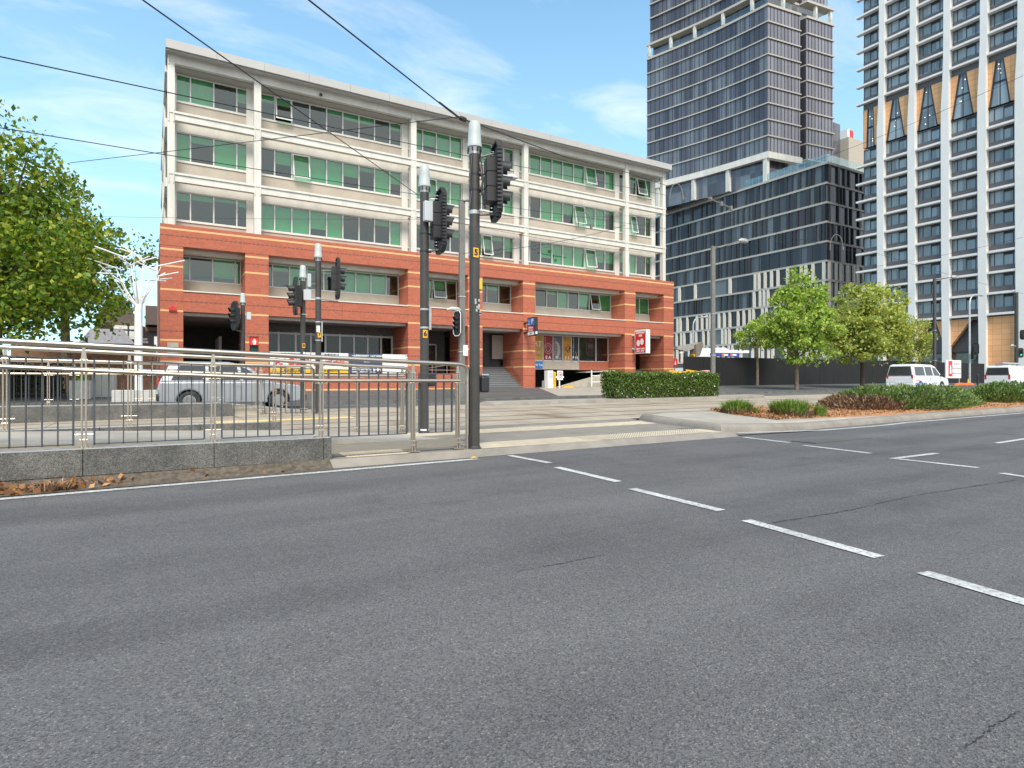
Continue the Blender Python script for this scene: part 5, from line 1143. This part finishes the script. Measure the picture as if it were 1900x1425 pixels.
# trees along the right footpath
def rt(px, Y): x = XatY(px, Y); return x, Y
x, y = rt(1478, 28.2); tree('street_tree', 'bright green young street tree with a single pale trunk left of the olive tree', x, y, [(0.3, 0, 5.3, 3.0, 2.6, 1.8), (.45, 0, 7.2, 2.3, 2.0, 1.6), (.4, 0, 8.7, 1.2, 1.2, 1.0), (-1.2, 0, 4.6, 1.7, 1.5, 1.1), (.6, -.4, 3.3, 2.4, 2.0, 1.0)], .14, .24, 19000, M['leaf_bright'], 21, cl=130, clump=(.18, .34))
x, y = rt(1600, 28.4); tree('street_tree', 'olive green street tree with a wide round crown above the white van', x, y, [(.9, 0, 5.6, 4.2, 3.0, 2.3), (1.1, 0, 7.8, 3.3, 2.6, 1.6), (-.2, -.2, 3.9, 3.5, 2.6, 1.3), (3.8, 0, 4.9, 2.2, 2.0, 1.6)], .16, .26, 26000, M['leaf_olive'], 22, bark='bark_dark', cl=130, clump=(.18, .34))
x, y = rt(1405, 35.5); tree('street_tree', 'pale yellow green tree half hidden at the left of the bright street tree', x, y, [(.4, 0, 5.2, 2.2, 2.0, 1.3), (1.4, 0, 6.0, 1.8, 1.8, 1.2)], .12, .22, 4200, M['leaf_bright'], 23, cl=36)
x, y = rt(1688, 36); tree('street_tree', 'dark olive tree at the right behind the round olive tree', x, y, [(.6, 0, 6.3, 2.3, 2.2, 2.2), (.9, 0, 4.4, 1.9, 2.0, 1.6)], .14, .25, 4200, M['leaf_olive'], 24, cl=36)
# ------------------------------------------------------------------ garden island at the right of the crossing
def isl(name, pts, zt, mat, inset=.14):
    """kerbed island: outline at road level, rounded kerb and a flat top"""
    m = MB(); n = len(pts); c = np.mean(pts, 0)
    def off(k, d):
        a, b, e = np.array(pts[k-1]), np.array(pts[k]), np.array(pts[(k+1) % n]); u = b-a; v = e-b; nn = np.array((-u[1], u[0]))/np.linalg.norm(u) + np.array((-v[1], v[0]))/np.linalg.norm(v); nn /= np.linalg.norm(nn)+1e-9; return b+nn*d
    for d, h in ((0, -.12), (.015, .06), (.05, zt-.03), (.10, zt-.004), (inset, zt)):
        for k in range(n): p = off(k, d); m.v.append((p[0], p[1], gz(p[0], p[1])+h))
    for r in range(4):
        for k in range(n): m.f.append((r*n+k, r*n+(k+1) % n, (r+1)*n+(k+1) % n, (r+1)*n+k)); m.m.append(0)
    struct(m.build(name+'_kerb', M['kerb'], smooth=True))
    m = MB(); q = [off(k, inset) for k in range(n)]; m.add([(p[0], p[1], gz(p[0], p[1])+zt) for p in q], [tuple(range(n))]); struct(m.build(name, mat)); return q
fr = [(10.15, 8.62), (11.5, 8.52), (13, 8.52), (15, 8.62), (17, 8.72), (21, 8.85), (25, 8.95), (30, 9.0), (36, 9.05), (44, 9.1)]
bk = [(44, 11.6), (36, 11.6), (30, 11.6), (25, 11.6), (21, 11.6), (16, 11.6), (13, 11.5), (11.0, 11.45), (10.2, 11.15), (10.02, 10.2)]
isl('garden_island', fr+bk, .15, M['concrete'], .3)
m = MB(); rows = 9; bedx = lin(12.6, 43.6, 64)
for i, x in enumerate(bedx):
    for j in range(rows):
        ya = 9.0+(.03 if x < 14 else .03)+ .012*(x-13) - .0002*(x-13)**2 if x > 13 else 9.25; ya = min(ya, 9.3); yb = 11.25
        if x < 13.4: ya, yb = 9.1+(13.4-x)*.8, 11.2
        t = j/(rows-1); y = ya+(yb-ya)*t; edge = (i in (0, len(bedx)-1)) or j in (0, rows-1)
        m.v.append((x, y, gz(x, y)+.155+(0 if edge else random.uniform(.02, .07))))
for i in range(len(bedx)-1):
    for j in range(rows-1): m.f.append((i*rows+j, (i+1)*rows+j, (i+1)*rows+j+1, i*rows+j+1)); m.m.append(0)
struct(m.build('garden_bed', M['mulch'], smooth=True))
rg = np.random.default_rng(5); n = 5200; X_ = 12.7+rg.uniform(0, 1, n)**1.7*24; Y_ = rg.uniform(9.15, 11.2, n)
C = np.stack([X_, Y_, [gz(a, b)+.2 for a, b in zip(X_, Y_)]], 1); C[:, 2] += rg.uniform(0, .03, n)
stuff(leaf_mesh('mulch_chips', C, .10, M['leaf_dead'], None, 6, up=.8, aspect=.35), 'orange brown bark mulch chips covering the garden bed', 'mulch')
def blades(cx_, cy_, cz_, rx, ry, hgt, n, seed, spread=.75, width=.016):
    """strappy leaves: each a bent tapering ribbon"""
    rg = np.random.default_rng(seed); m = MB()
    for i in range(n):
        a = rg.uniform(0, 2*pi); r = rg.uniform(0, 1)**.7; bx_, by_ = cx_+cos(a)*r*rx*.55, cy_+sin(a)*r*ry*.55
        ha = a+rg.normal()*.5; lean = rg.uniform(.1, 1)*spread*(.35+r*.65); h = hgt*rg.uniform(.6, 1.1); d = np.array((cos(ha), sin(ha), 0)); s = np.array((-sin(ha), cos(ha), 0))*width*rg.uniform(.6, 1.3)
        p0 = np.array((bx_, by_, cz_)); p1 = p0+d*lean*h*.35+np.array((0, 0, h*.55)); p2 = p0+d*lean*h*.95+np.array((0, 0, h*(1-.25*lean)))
        m.add([p0-s, p0+s, p1+s*.9, p1-s*.9, p2], [(0, 1, 2, 3), (3, 2, 4)])
    return m
def bed_z(x, y): return gz(x, y)+.17
for k, (px, py, Yp, rx, hh, n_, lab) in enumerate(((1367, 766, 10.55, .58, .40, 900, 'leftmost strappy grass clump on the garden island, wide and low'), (1465, 776, 9.75, .74, .47, 1300, 'largest strappy grass clump with dry brown leaves at its foot'), (1521, 777, 9.35, .22, .34, 260, 'small single strappy grass tuft at the mulch edge'), (1400, 762, 10.3, .18, .22, 110, 'tiny grass tuft right behind the leftmost clump'), (1290, 742, 11.0, .0, 0, 0, ''))):
    if not n_: continue
    x = XatY(px, Yp); z = bed_z(x, Yp)-.03; o = T('grass_clump', lab, 'plant', (x, Yp, z), group='strappy grass clumps')
    blades(x, Yp, z, rx, rx, hh, n_, 40+k).build('leaves', M['leaf_grass'], o)
    if rx > .5: blades(x, Yp-.05, z, rx*1.15, rx*1.15, hh*.55, n_//2, 60+k, 1.6).build('dry_leaves', M['twig'], o)
def mound(name, label, cx_, cy_, rx, ry, hh, n, seed, mat, dry=None):
    z = bed_z(cx_, cy_)-.05; o = T(name, label, 'shrub', (cx_, cy_, z), group='rosemary shrubs')
    rg = np.random.default_rng(seed); m = MB(); k1, k2 = 26, 9
    for j in range(k2+1):
        t = j/k2*pi/2
        for i in range(k1):
            a = 2*pi*i/k1; q = 1+.08*sin(3*a+seed)+.05*sin(7*a); m.v.append((cx_+rx*.88*q*cos(a)*cos(t)**.55, cy_+ry*.88*q*sin(a)*cos(t)**.55, z+hh*.86*sin(t)))
    for j in range(k2):
        for i in range(k1): m.f.append((j*k1+i, j*k1+(i+1) % k1, (j+1)*k1+(i+1) % k1, (j+1)*k1+i)); m.m.append(0)
    m.build('inner_branches', M['bark_dark'], o, smooth=True)
    u = rg.uniform(0, 2*pi, n); t = np.arcsin(rg.uniform(0, 1, n)**.85); q = 1+.08*np.sin(3*u+seed)+.05*np.sin(7*u)+rg.normal(size=n)*.03; lump = 1+.10*np.sin(u*5+t*4)+.05*np.sin(u*13)
    C = np.stack([cx_+rx*q*np.cos(u)*np.cos(t)**.55, cy_+ry*q*np.sin(u)*np.cos(t)**.55, z+hh*np.sin(t)*lump*rg.uniform(.86, 1.06, n)+.03], 1)
    d = np.stack([np.cos(u)*np.cos(t), np.sin(u)*np.cos(t), np.sin(t)+.7], 1)+rg.normal(size=(n, 3))*.4
    if dry is not None:
        dm = ((C[:, 0]-dry[0])/dry[2])**2+((C[:, 2]-z-dry[1])/dry[3])**2 < 1+rg.normal(size=n)*.15
        dm &= C[:, 1] < cy_+.3
        leaf_mesh('dead_branches', C[dm], .17, M['twig'], o, seed+3, aspect=.22, dirs=d[dm]); C, d = C[~dm], d[~dm]
    leaf_mesh('foliage', C, .13, mat, o, seed+2, aspect=.34, dirs=d)
    fl = C[(rg.uniform(size=len(C)) < .02) & (C[:, 2] > z+hh*.5)]+np.array((0, 0, .03))
    leaf_mesh('flowers', fl, .05, pm('pale_blue_flower', (.38, .42, .58), .6), o, seed+4, aspect=.9)
x = XatY(1690, 10.3); mound('rosemary_shrub', 'long rosemary shrub with a dead brown patch at its left end', x-.2, 10.2, 4.1, .95, .62, 17000, 31, M['leaf_rosemary'], dry=(XatY(1612, 9.4), .10, 2.0, .36))
x = XatY(1880, 10.3); mound('rosemary_shrub', 'rosemary shrub cut off by the right edge of the view', x+1.0, 10.3, 4.3, .95, .66, 15000, 32, M['leaf_rosemary'])
# hedge island
fr = [(10.6, 20.3), (11.2, 19.75), (14, 19.7), (20, 19.75), (26.5, 19.8), (27.2, 20.3)]; bk = [(26.6, 21.25), (20, 21.3), (14, 21.3), (11.2, 21.2)]
isl('hedge_island', fr+bk, .14, M['concrete'], .2)
hx0, hx1 = XatY(1146, 19.95), XatY(1333, 19.95); hy0, hy1 = 19.98, 21.0; hz0 = gz(20, 20.5)+.13; HH = 1.06
o = T('hedge', 'clipped green hedge with small white flowers on the median kerb', 'hedge', ((hx0+hx1)/2, 20.5, hz0))
MB().box(hx0+.12, hx1-.12, hy0+.12, hy1-.12, hz0, hz0+HH-.1).build('inner_branches', M['bark_dark'], o)
rg = np.random.default_rng(9); P_ = []
for n_, f in ((11000, lambda a, b: (hx0+(hx1-hx0)*a, hy0+0*b, hz0+HH*b)), (5500, lambda a, b: (hx0+(hx1-hx0)*a, hy0+(hy1-hy0)*b, hz0+HH+0*a)), (2600, lambda a, b: (hx0+0*a, hy0+(hy1-hy0)*a, hz0+HH*b)), (2600, lambda a, b: (hx1+0*a, hy0+(hy1-hy0)*a, hz0+HH*b))):
    a, b = rg.uniform(size=n_), rg.uniform(size=n_)**.8; P_.append(np.stack(np.broadcast_arrays(*f(a, b)), 1))
C = np.concatenate(P_); C = C+rg.normal(size=C.shape)*.045; C[:, 2] += .035*np.sin(C[:, 0]*2.3)+.02*np.sin(C[:, 0]*7)
low = C[:, 2] < hz0+HH*.38; keep = ~low | (rg.uniform(size=len(C)) < .55)
leaf_mesh('foliage', C[keep], .085, M['leaf_hedge'], o, 10)
fl = C[(rg.uniform(size=len(C)) < .005) & (C[:, 1] < hy0+.2)]+np.array((0, -.06, 0)); leaf_mesh('flowers', fl, .06, M['white'], o, 11, aspect=1)
m = MB()
for i in range(60): a = rg.uniform(hx0, hx1); m.tube([(a, hy0+.1, hz0), (a+rg.normal()*.1, hy0+.04, hz0+rg.uniform(.3, .6))], .01, 4)
m.build('stems', M['bark'], o)
# leaf litter in the gutter at the left, and a fallen leaf
struct(sheet('gutter_dirt', lin(-14, 2.1, 40), [8.1, 8.25, 8.47], M['soil'], .012))
rg = np.random.default_rng(14); n = 400; X_ = np.concatenate([rg.normal(-1.35, .35, 240), rg.normal(-.75, .22, 130), rg.uniform(-4, 2, 30)]); Y_ = 8.47-np.abs(rg.normal(0, .13, n)); Y_ = np.clip(Y_, 8.02, 8.46)
Z_ = np.array([gz(a, b) for a, b in zip(X_, Y_)])+.02+np.abs(rg.normal(0, .035, n))
stuff(leaf_mesh('leaf_litter', np.stack([X_, Y_, Z_], 1), .085, M['leaf_dead'], None, 15, up=.5, aspect=.8), 'dry orange leaves lying along the foot of the granite wall', 'leaf litter')
blades(-.95, 8.2, .02, .3, .12, .15, 70, 16, 2.4, .005).build('dry_grass', M['twig'])
tag(bpy.data.objects['dry_grass'], 'small tuft of dry yellow grass in the leaves at the foot of the wall', 'grass tuft')
x, y, z = ground_at(880, 852); m = MB(); m.add([(x-.07, y, z+.015), (x, y-.03, z+.03), (x+.07, y, z+.02), (x+.01, y+.04, z+.04)], [(0, 1, 2, 3)]); tag(m.build('fallen_leaf', M['yellow_label']), 'single yellow fallen leaf on the road edge line near the pole', 'leaf')
# ------------------------------------------------------------------ vehicles (front towards +X)
M['car_white'] = pm('white_car_paint', (.72, .73, .75), .25, var=.02, spec=.6); M['car_silver'] = pm('silver_car_paint', (.42, .43, .46), .28, .5, var=.03, spec=.6)
def vehicle(name, label, cat, X, Y, Ln, Wd, lower, upper, belt, hw_top, wins, wheels, paint, wr=.33, rack=False, decals=(), front=None, rear=None):
    z = gz(X, Y); o = T(name, label, cat, (X, Y, z)); o_loc = dict(local=True); BASE[o.name] = (0, 0, 0)
    hb = Wd/2
    low = []                                    # lower outline with wheel arches, clockwise from the rear bottom
    xs = sorted(wheels); zbot = .24
    low.append((lower[0][0], zbot+.05))
    for wx in xs:
        low += [(wx+(wr+.06)*cos(a), max(zbot, wr+(wr+.06)*sin(a))) for a in np.linspace(pi+.28, -.28, 11)]
    low.append((lower[-1][0], zbot+.05))
    poly = low + lower[::-1][0:]
    MB().prism(poly, 'y', -hb, hb).build('body', paint, o, bevel=.05, **o_loc)
    zt = max(p[1] for p in upper); hw = lambda zz: hb-.03-(hb-.03-hw_top)*(zz-belt)/(zt-belt)
    m = MB(); k = len(upper)
    m.add([(p[0], -hw(p[1]), p[1]) for p in upper]+[(p[0], hw(p[1]), p[1]) for p in upper], [tuple(range(k)), tuple(range(k, 2*k))[::-1]]+[(i, k+i, k+(i+1) % k, (i+1) % k) for i in range(k)]); m.build('roof', paint, o, bevel=.06, **o_loc)
    for wv in wins:
        for sg in (-1, 1):
            m = MB(); m.add([(p[0], sg*(hw(p[1])+.006), p[1]) for p in wv], [tuple(range(len(wv)))]); m.build('window', M['car_glass2'], o, **o_loc)
    for (a, b), nm in ((front, 'windscreen'), (rear, 'rear_window')):
        dx = .012 if nm == 'windscreen' else -.012
        m = MB(); m.quad((a[0]+dx, -hw(a[1])+.09, a[1]), (a[0]+dx, hw(a[1])-.09, a[1]), (b[0]+dx, hw(b[1])-.09, b[1]), (b[0]+dx, -hw(b[1])+.09, b[1])); m.build(nm, M['car_glass2'], o, **o_loc)
    for wx in xs:
        for sg in (-1, 1):
            yc = sg*(hb-.12)
            m = MB(); m.tube([(wx, yc-.11, wr), (wx, yc-.08, wr), (wx, yc+.08, wr), (wx, yc+.11, wr)], [wr-.04, wr, wr, wr-.04], 22); wo = m.build('wheel', M['tyre'], o, smooth=True, **o_loc)
            m = MB(); m.tube([(wx, yc+sg*.105, wr), (wx, yc+sg*.118, wr)], [wr*.64, wr*.6], 18)
            for q in range(5): a = q*2*pi/5; m.cbox((wx+wr*.34*cos(a), yc+sg*.122, wr+wr*.34*sin(a)), (.07, .012, .07))
            m.build('rim', M['rim'], wo, **o_loc)
    xr, xf = lower[0][0], lower[-1][0]; zl_ = belt-.22
    for sg in (-1, 1):
        MB().cbox((xf+.005, sg*(hb-.24), zl_-.05), (.05, .34, .16)).build('headlight', M['lens_white'], o, bevel=.02, **o_loc)
        MB().cbox((xr-.012, sg*(hb-.12), belt-.1), (.05, .15, .42)).build('tail_light', M['tail'], o, bevel=.02, **o_loc)
        MB().cbox((front[0][0]-.35, sg*(hb+.1), belt+.08), (.1, .2, .16)).build('mirror', M['black'], o, bevel=.03, **o_loc)
        m = MB(); m.cbox((.1, sg*(hb+.004), belt-.14), (.2, .02, .03)); m.build('door_handle', paint, o, **o_loc)
    MB().cbox((xr-.02, 0, .45), (.12, Wd*.95, .22)).build('bumper', paint if 'van' in name else M['black'], o, bevel=.04, **o_loc); MB().cbox((xf+.0, 0, .4), (.12, Wd*.95, .26)).build('bumper', M['black'], o, bevel=.04, **o_loc)
    MB().cbox((xr-.085, 0, .62), (.015, .48, .12)).build('number_plate', M['white'], o, **o_loc)
    for xd in ((-.8, .3, 1.35) if 'van' in name else (-.9, .2, 1.1)):
        m = MB(); m.box(xd-.006, xd+.006, -hb-.004, -hb+.002, .34, belt-.04); m.build('door_seam', M['black'], o, **o_loc)
    for (x0, x1, z0, z1, mt) in decals: MB().add([(x0, -hb-.006, z0), (x1, -hb-.006, z0), (x1+.04, -hb-.006, z1), (x0+.04, -hb-.006, z1)], [(0, 1, 2, 3)]).build('decal', M[mt], o, **o_loc)
    if rack:
        m = MB()
        for sg in (-.6, .6): m.tube([(xr+.4, sg, zt+.14), (xf-2.0, sg, zt+.14)], .022, 6)
        for q in (xr+.5, xr+1.6, xr+2.7): m.box(q-.03, q+.03, -.68, .68, zt+.10, zt+.14); m.box(q-.03, q+.03, -.68, -.62, zt-.02, zt+.1); m.box(q-.03, q+.03, .62, .68, zt-.02, zt+.1)
        m.build('roof_rack', M['galv'], o, **o_loc); tag(MB().build if 0 else o, label, cat)
    return o
M['car_glass2'] = pm('dark_car_glass', (.035, .04, .045), .06, var=.05, spec=.7); M['lens_white'] = pm('headlight_lens', (.6, .62, .65), .15); M['tail'] = pm('tail_lamp_red', (.5, .03, .03), .25)
M['blue_decal'] = pm('blue_vinyl', (.07, .22, .58), .45)
vl = [(-2.45, .45), (-2.5, .62), (-2.48, 1.05), (1.55, 1.05), (2.2, .92), (2.45, .72), (2.48, .45)]; vu = [(-2.46, 1.03), (1.62, 1.03), (.85, 1.78), (.4, 1.92), (-2.1, 1.94), (-2.36, 1.86)]
vehicle('white_van', 'white people mover van with blue lettering passing behind the rosemary shrub', 'van', 48.6, 23.3, 5, 1.92, vl, vu, 1.05, .74, [[(-2.2, 1.12), (-.85, 1.12), (-.85, 1.75), (-2.1, 1.75)], [(-.72, 1.12), (.28, 1.12), (.2, 1.76), (-.72, 1.76)], [(.4, 1.12), (1.32, 1.12), (.78, 1.68), (.36, 1.74)]], (-1.55, 1.5), M['car_white'], decals=((-2.3, -.7, .5, .62, 'blue_decal'), (-.3, -.2, .8, 1.0, 'blue_decal'), (.1, .8, .55, .62, 'blue_decal'), (-2.3, -1.6, .74, .78, 'red')), front=((1.55, 1.1), (.93, 1.7)), rear=((-2.47, 1.12), (-2.38, 1.78)))
vl = [(-2.4, .45), (-2.42, .62), (-2.42, 1.1), (1.5, 1.1), (2.25, .98), (2.45, .72), (2.45, .45)]; vu = [(-2.41, 1.08), (1.6, 1.08), (.9, 1.82), (.5, 1.95), (-2.15, 1.97), (-2.3, 1.9)]
xv = 64.8; vehicle('white_van', 'white work van with a loaded roof rack seen from behind at the right edge', 'van', xv, 23.6, 5, 1.95, vl, vu, 1.1, .80, [[(.4, 1.16), (1.36, 1.16), (.86, 1.74), (.4, 1.8)]], (-1.5, 1.5), M['car_white'], rack=True, front=((1.56, 1.14), (1.0, 1.74)), rear=((-2.42, 1.16), (-2.33, 1.78)))
for q, (dy, cn, r_) in enumerate(((-.3, 'bundle of grey pipes tied on the white work van roof rack', .06), (.15, 'orange and white pole lying on the white work van roof rack', .04))):
    m = MB(); z = gz(xv, 23.6)+2.18
    for j in range(3 if q == 0 else 1): m.cyl((xv-2.3, 23.6+dy+j*.12, z), (xv+1.2, 23.6+dy+j*.12, z), r_)
    tag(m.build('pipe_bundle' if q == 0 else 'pole', M['galv'] if q == 0 else M['orange']), cn, 'pipe' if q == 0 else 'pole')
sl_ = [(-2.35, .5), (-2.4, .7), (-2.35, 1.0), (1.15, 1.0), (2.15, .88), (2.38, .66), (2.38, .45)]; su = [(-2.36, .98), (1.25, .98), (.4, 1.58), (-.2, 1.70), (-1.7, 1.70), (-2.05, 1.6)]
vehicle('silver_car', 'silver grey car driving behind the railings in front of the brick shopfront', 'car', 2.55, 24.4, 4.8, 1.86, sl_, su, 1.0, .66, [[(-2.0, 1.05), (-.95, 1.05), (-.95, 1.6), (-1.7, 1.6)], [(-.85, 1.05), (.15, 1.05), (.05, 1.56), (-.85, 1.62)], [(.25, 1.05), (.95, 1.05), (.38, 1.46), (.17, 1.54)]], (-1.45, 1.45), M['car_silver'], front=((1.18, 1.03), (.46, 1.54)), rear=((-2.33, 1.05), (-2.1, 1.55)))
# ------------------------------------------------------------------ roadworks things
Y = 29.5; x = XatY(1770, Y); z = gz(x, Y); o = T('road_sign_board', 'white trailer board with a red panel standing between the two white vans', 'sign', (x, Y, z))
MB().box(x-1.55, x+1.5, Y, Y+.12, z+.75, z+2.55).build('board', M['white'], o, bevel=.02); MB().box(x-1.1, x-.35, Y-.015, Y-.002, z+.95, z+2.45).build('red_panel', M['red'], o)
MB().prism([(x-.9, z+1.2), (x-.55, z+1.2), (x-.6, z+1.9), (x-.72, z+2.1), (x-.85, z+1.9)], 'y', Y-.03, Y-.018).build('emblem', M['white'], o)
for t, zz in (('Temporary', 2.2), ('Road closure', 1.75), ('follow detour', 1.25)): text(t, .32, (x+.55, Y-.01, z+zz), FRONT, M['soffit'], o)
m = MB()
for q in (-1.2, 1.2): m.box(x+q-.04, x+q+.04, Y+.02, Y+.1, z, z+.76); m.box(x+q-.3, x+q+.3, Y-.3, Y+.4, z, z+.06)
m.build('stand', M['galv'], o)
for k, q in enumerate((-.9, .9)):
    m = MB(); m.prism([(x+q-.8, z), (x+q+.8, z), (x+q+.7, z+.18), (x+q+.3, z+.3), (x+q-.5, z+.26), (x+q-.7, z+.15)], 'y', Y-1.1, Y-.7); tag(m.build('sandbag', M['orange'], None, bevel=.05), ('left' if k == 0 else 'right')+' orange sandbag in front of the white trailer board', 'sandbag')
x2 = x+1.75; MB().lathe([(.2, 0), (.2, .05), (.12, .06), (.03, .7), (.0, .71)], (x2, Y-.5, z), 14).build('traffic_cone', M['yellow']); tag(bpy.data.objects['traffic_cone'], 'yellow traffic cone at the right foot of the white trailer board', 'traffic cone')
x = XatY(1814, 31); z = gz(x, 31); tag(MB().lathe([(.09, 0), (.09, 1.1), (.07, 1.15), (0.001, 1.18)], (x, 31, z), 12).build('bollard', M['black']), 'black bollard right of the curved street lamp', 'bollard')
m = MB(); hx = XatY(1290, 29); z = gz(hx, 29)
for k, (px, py0, py1, lab) in enumerate(((1256, 691.5, 688.5, 'leftmost yellow barrier plank behind the hedge'), (1282, 692, 690, 'middle yellow barrier plank behind the hedge'), (1300, 691, 687, 'rightmost tilted yellow barrier plank behind the hedge'))):
    xa, xb = XatY(px-14, 29), XatY(px+17, 29); za, zb = ZatY(px, py1, 29), ZatY(px, py0, 29); o = T('barrier_plank', lab, 'barrier', ((xa+xb)/2, 29, gz(xa, 29)), group='yellow barriers behind the hedge')
    MB().prism([(xa, za-.12), (xb, zb-.12), (xb, zb+.06), (xa, za+.06)], 'y', 29+k*.3, 29.06+k*.3).build('plank', M['yellow'], o)
    m = MB(); g0 = gz(xa, 29)
    for xx, zz in ((xa+.2, za), (xb-.2, zb)): m.prism([(xx-.2, g0), (xx+.2, g0), (xx+.03, zz-.1), (xx-.03, zz-.1)], 'y', 28.98+k*.3, 29.08+k*.3)
    m.build('leg', M['orange'], o)
xa = XatY(1309, 30); o = T('pink_drum', 'faded pink road barrier drum behind the hedge next to the square lamp pole', 'barrier', (xa, 30, gz(xa, 30))); m = MB(); zt = ZatY(1309, 687, 30); z = gz(xa, 30); m.lathe([(.35, 0), (.35, .1), (.28, .15), (.30, zt-z-.05), (.25, zt-z)], (xa, 30, z), 16); m.build('drum', pm('faded_pink', (.62, .30, .30), .6), o, smooth=True); MB().lathe([(.305, 0), (.31, .1)], (xa, 30, zt-.35), 16).build('reflective_band', M['white'], o)
# ------------------------------------------------------------------ left side: planters, white light tree, fence and far hedge
M['planter'] = pm('pale_concrete_planter', (.50, .49, .46), .8, var=.1)
def planter(px0, px1, Y, pyt, pyb, label, plants=True):
    x0, x1 = XatY(px0, Y), XatY(px1, Y); xm = (x0+x1)/2; z0 = gz(xm, Y); zt = ZatY((px0+px1)/2, pyt, Y); o = T('planter', label, 'planter', (xm, Y+.5, z0), group='concrete planters left of the building')
    m = MB(); m.box(x0, x1, Y, Y+.08, z0, zt); m.box(x0, x1, Y+1.0, Y+1.08, z0, zt); m.box(x0, x0+.08, Y+.08, Y+1.0, z0, zt); m.box(x1-.08, x1, Y+.08, Y+1.0, z0, zt); m.box(x0+.08, x1-.08, Y+.08, Y+1, z0, zt-.12); m.build('box', M['planter'], o, bevel=.015)
    if plants:
        rg = np.random.default_rng(int(px0)); n = 500; leaf_mesh('foliage', np.stack([rg.uniform(x0+.1, x1-.1, n), rg.uniform(Y+.1, Y+.98, n), zt+rg.uniform(-.1, .35, n)], 1), .13, M['leaf_bright'], o, int(px1))
    return o, xm, zt
planter(128, 168, 33, 706, 733, 'low concrete planter with green plants at the left'); planter(170, 215, 34.5, 695, 733, 'tall pale concrete planter box beside the low one'); o, xm, zt = planter(207, 300, 30, 724, 745, 'long concrete planter holding the white light tree', False)
WX, WY = XatY(257, 30.5), 30.5; o = T('light_tree', 'white tree shaped light sculpture with straight glowing rods for twigs', 'sculpture', (WX, WY, zt-.1))
MB().tube([(WX, WY, zt-.12), (WX, WY, ZatY(257, 575, WY)), (WX+.05, WY, ZatY(257, 548, WY))], [.17, .15, .13], 12).build('trunk', M['white'], o, smooth=True)
m = MB(); top = np.array((WX, WY, ZatY(257, 572, WY))); rods = []; rg = np.random.default_rng(4)
for px, py in ((215, 497), (232, 478), (243, 492), (266, 484), (285, 500), (296, 512), (222, 520), (248, 470), (275, 520), (300, 492), (205, 508)):
    Yq = WY+rg.uniform(-1.2, 1.2); e = np.array((XatY(px, Yq), Yq, ZatY(px, py, Yq))); mid = top*.5+e*.5+np.array((0, 0, -.15)); m.tube([top, mid, e], [.045, .025, .014], 6)
    for _ in range(2):
        d = np.array((rg.normal()*.5+np.sign(px-257)*.35, rg.normal()*.3, rg.uniform(.0, .45))); rods.append((e-d*.15, e+d*.9))
m.build('branches', M['white'], o); [MB().tube([p, q], .028, 6).build('light_rod', M['white'], o) for p, q in rods]
o = T('steel_fence', 'black steel fence at the far left behind the tram platform', 'fence', (-8, 34.5, gz(-8, 34))); m = MB(); x0, x1 = -14, XatY(130, 34.5)
for i in range(int((x1-x0)/.16)): m.box(x0+i*.16, x0+i*.16+.03, 34.5, 34.53, gz(0, 34), 2.3)
m.box(x0, x1, 34.49, 34.54, 2.2, 2.26); m.box(x0, x1, 34.49, 34.54, .6, .66); m.build('bars', M['black'], o)
o = T('hedge', 'dark hedge behind the steel fence at the far left', 'hedge', (-8, 36, gz(-8, 36))); MB().box(-16, -3.8, 36, 37.2, .3, 1.9).build('inner_branches', M['bark_dark'], o)
rg = np.random.default_rng(17); n = 6000; C = np.stack([rg.uniform(-16.2, -3.6, n), 35.95+rg.normal(0, .12, n), rg.uniform(.4, 2.15, n)], 1); leaf_mesh('foliage', C, .16, M['leaf_dark'], o, 18)
o = T('brick_wall', 'old brown brick boundary wall between the trees and the white building corner', 'wall', (-3, 46, .5)); MB().box(XatY(20, 46), XatY(290, 46), 46, 46.3, .3, ZatY(200, 637, 46)).build('brickwork', M['oldbrick'], o)
x = XatY(268, 44); o = T('notice_board', 'small black notice board with white lines before the brown brick wall', 'sign', (x, 44, .6)); z = ZatY(268, 645, 44); MB().box(x-.45, x+.5, 44, 44.06, z, z+.75).build('board', M['ink'], o); m = MB()
m.box(x-.4, x-.36, 44.06, 44.1, .5, z); m.box(x+.4, x+.44, 44.06, 44.1, .5, z); m.build('posts', M['ink'], o); text('EXIT\nLANE', .17, (x, 43.99, z+.42), FRONT, M['white'], o)
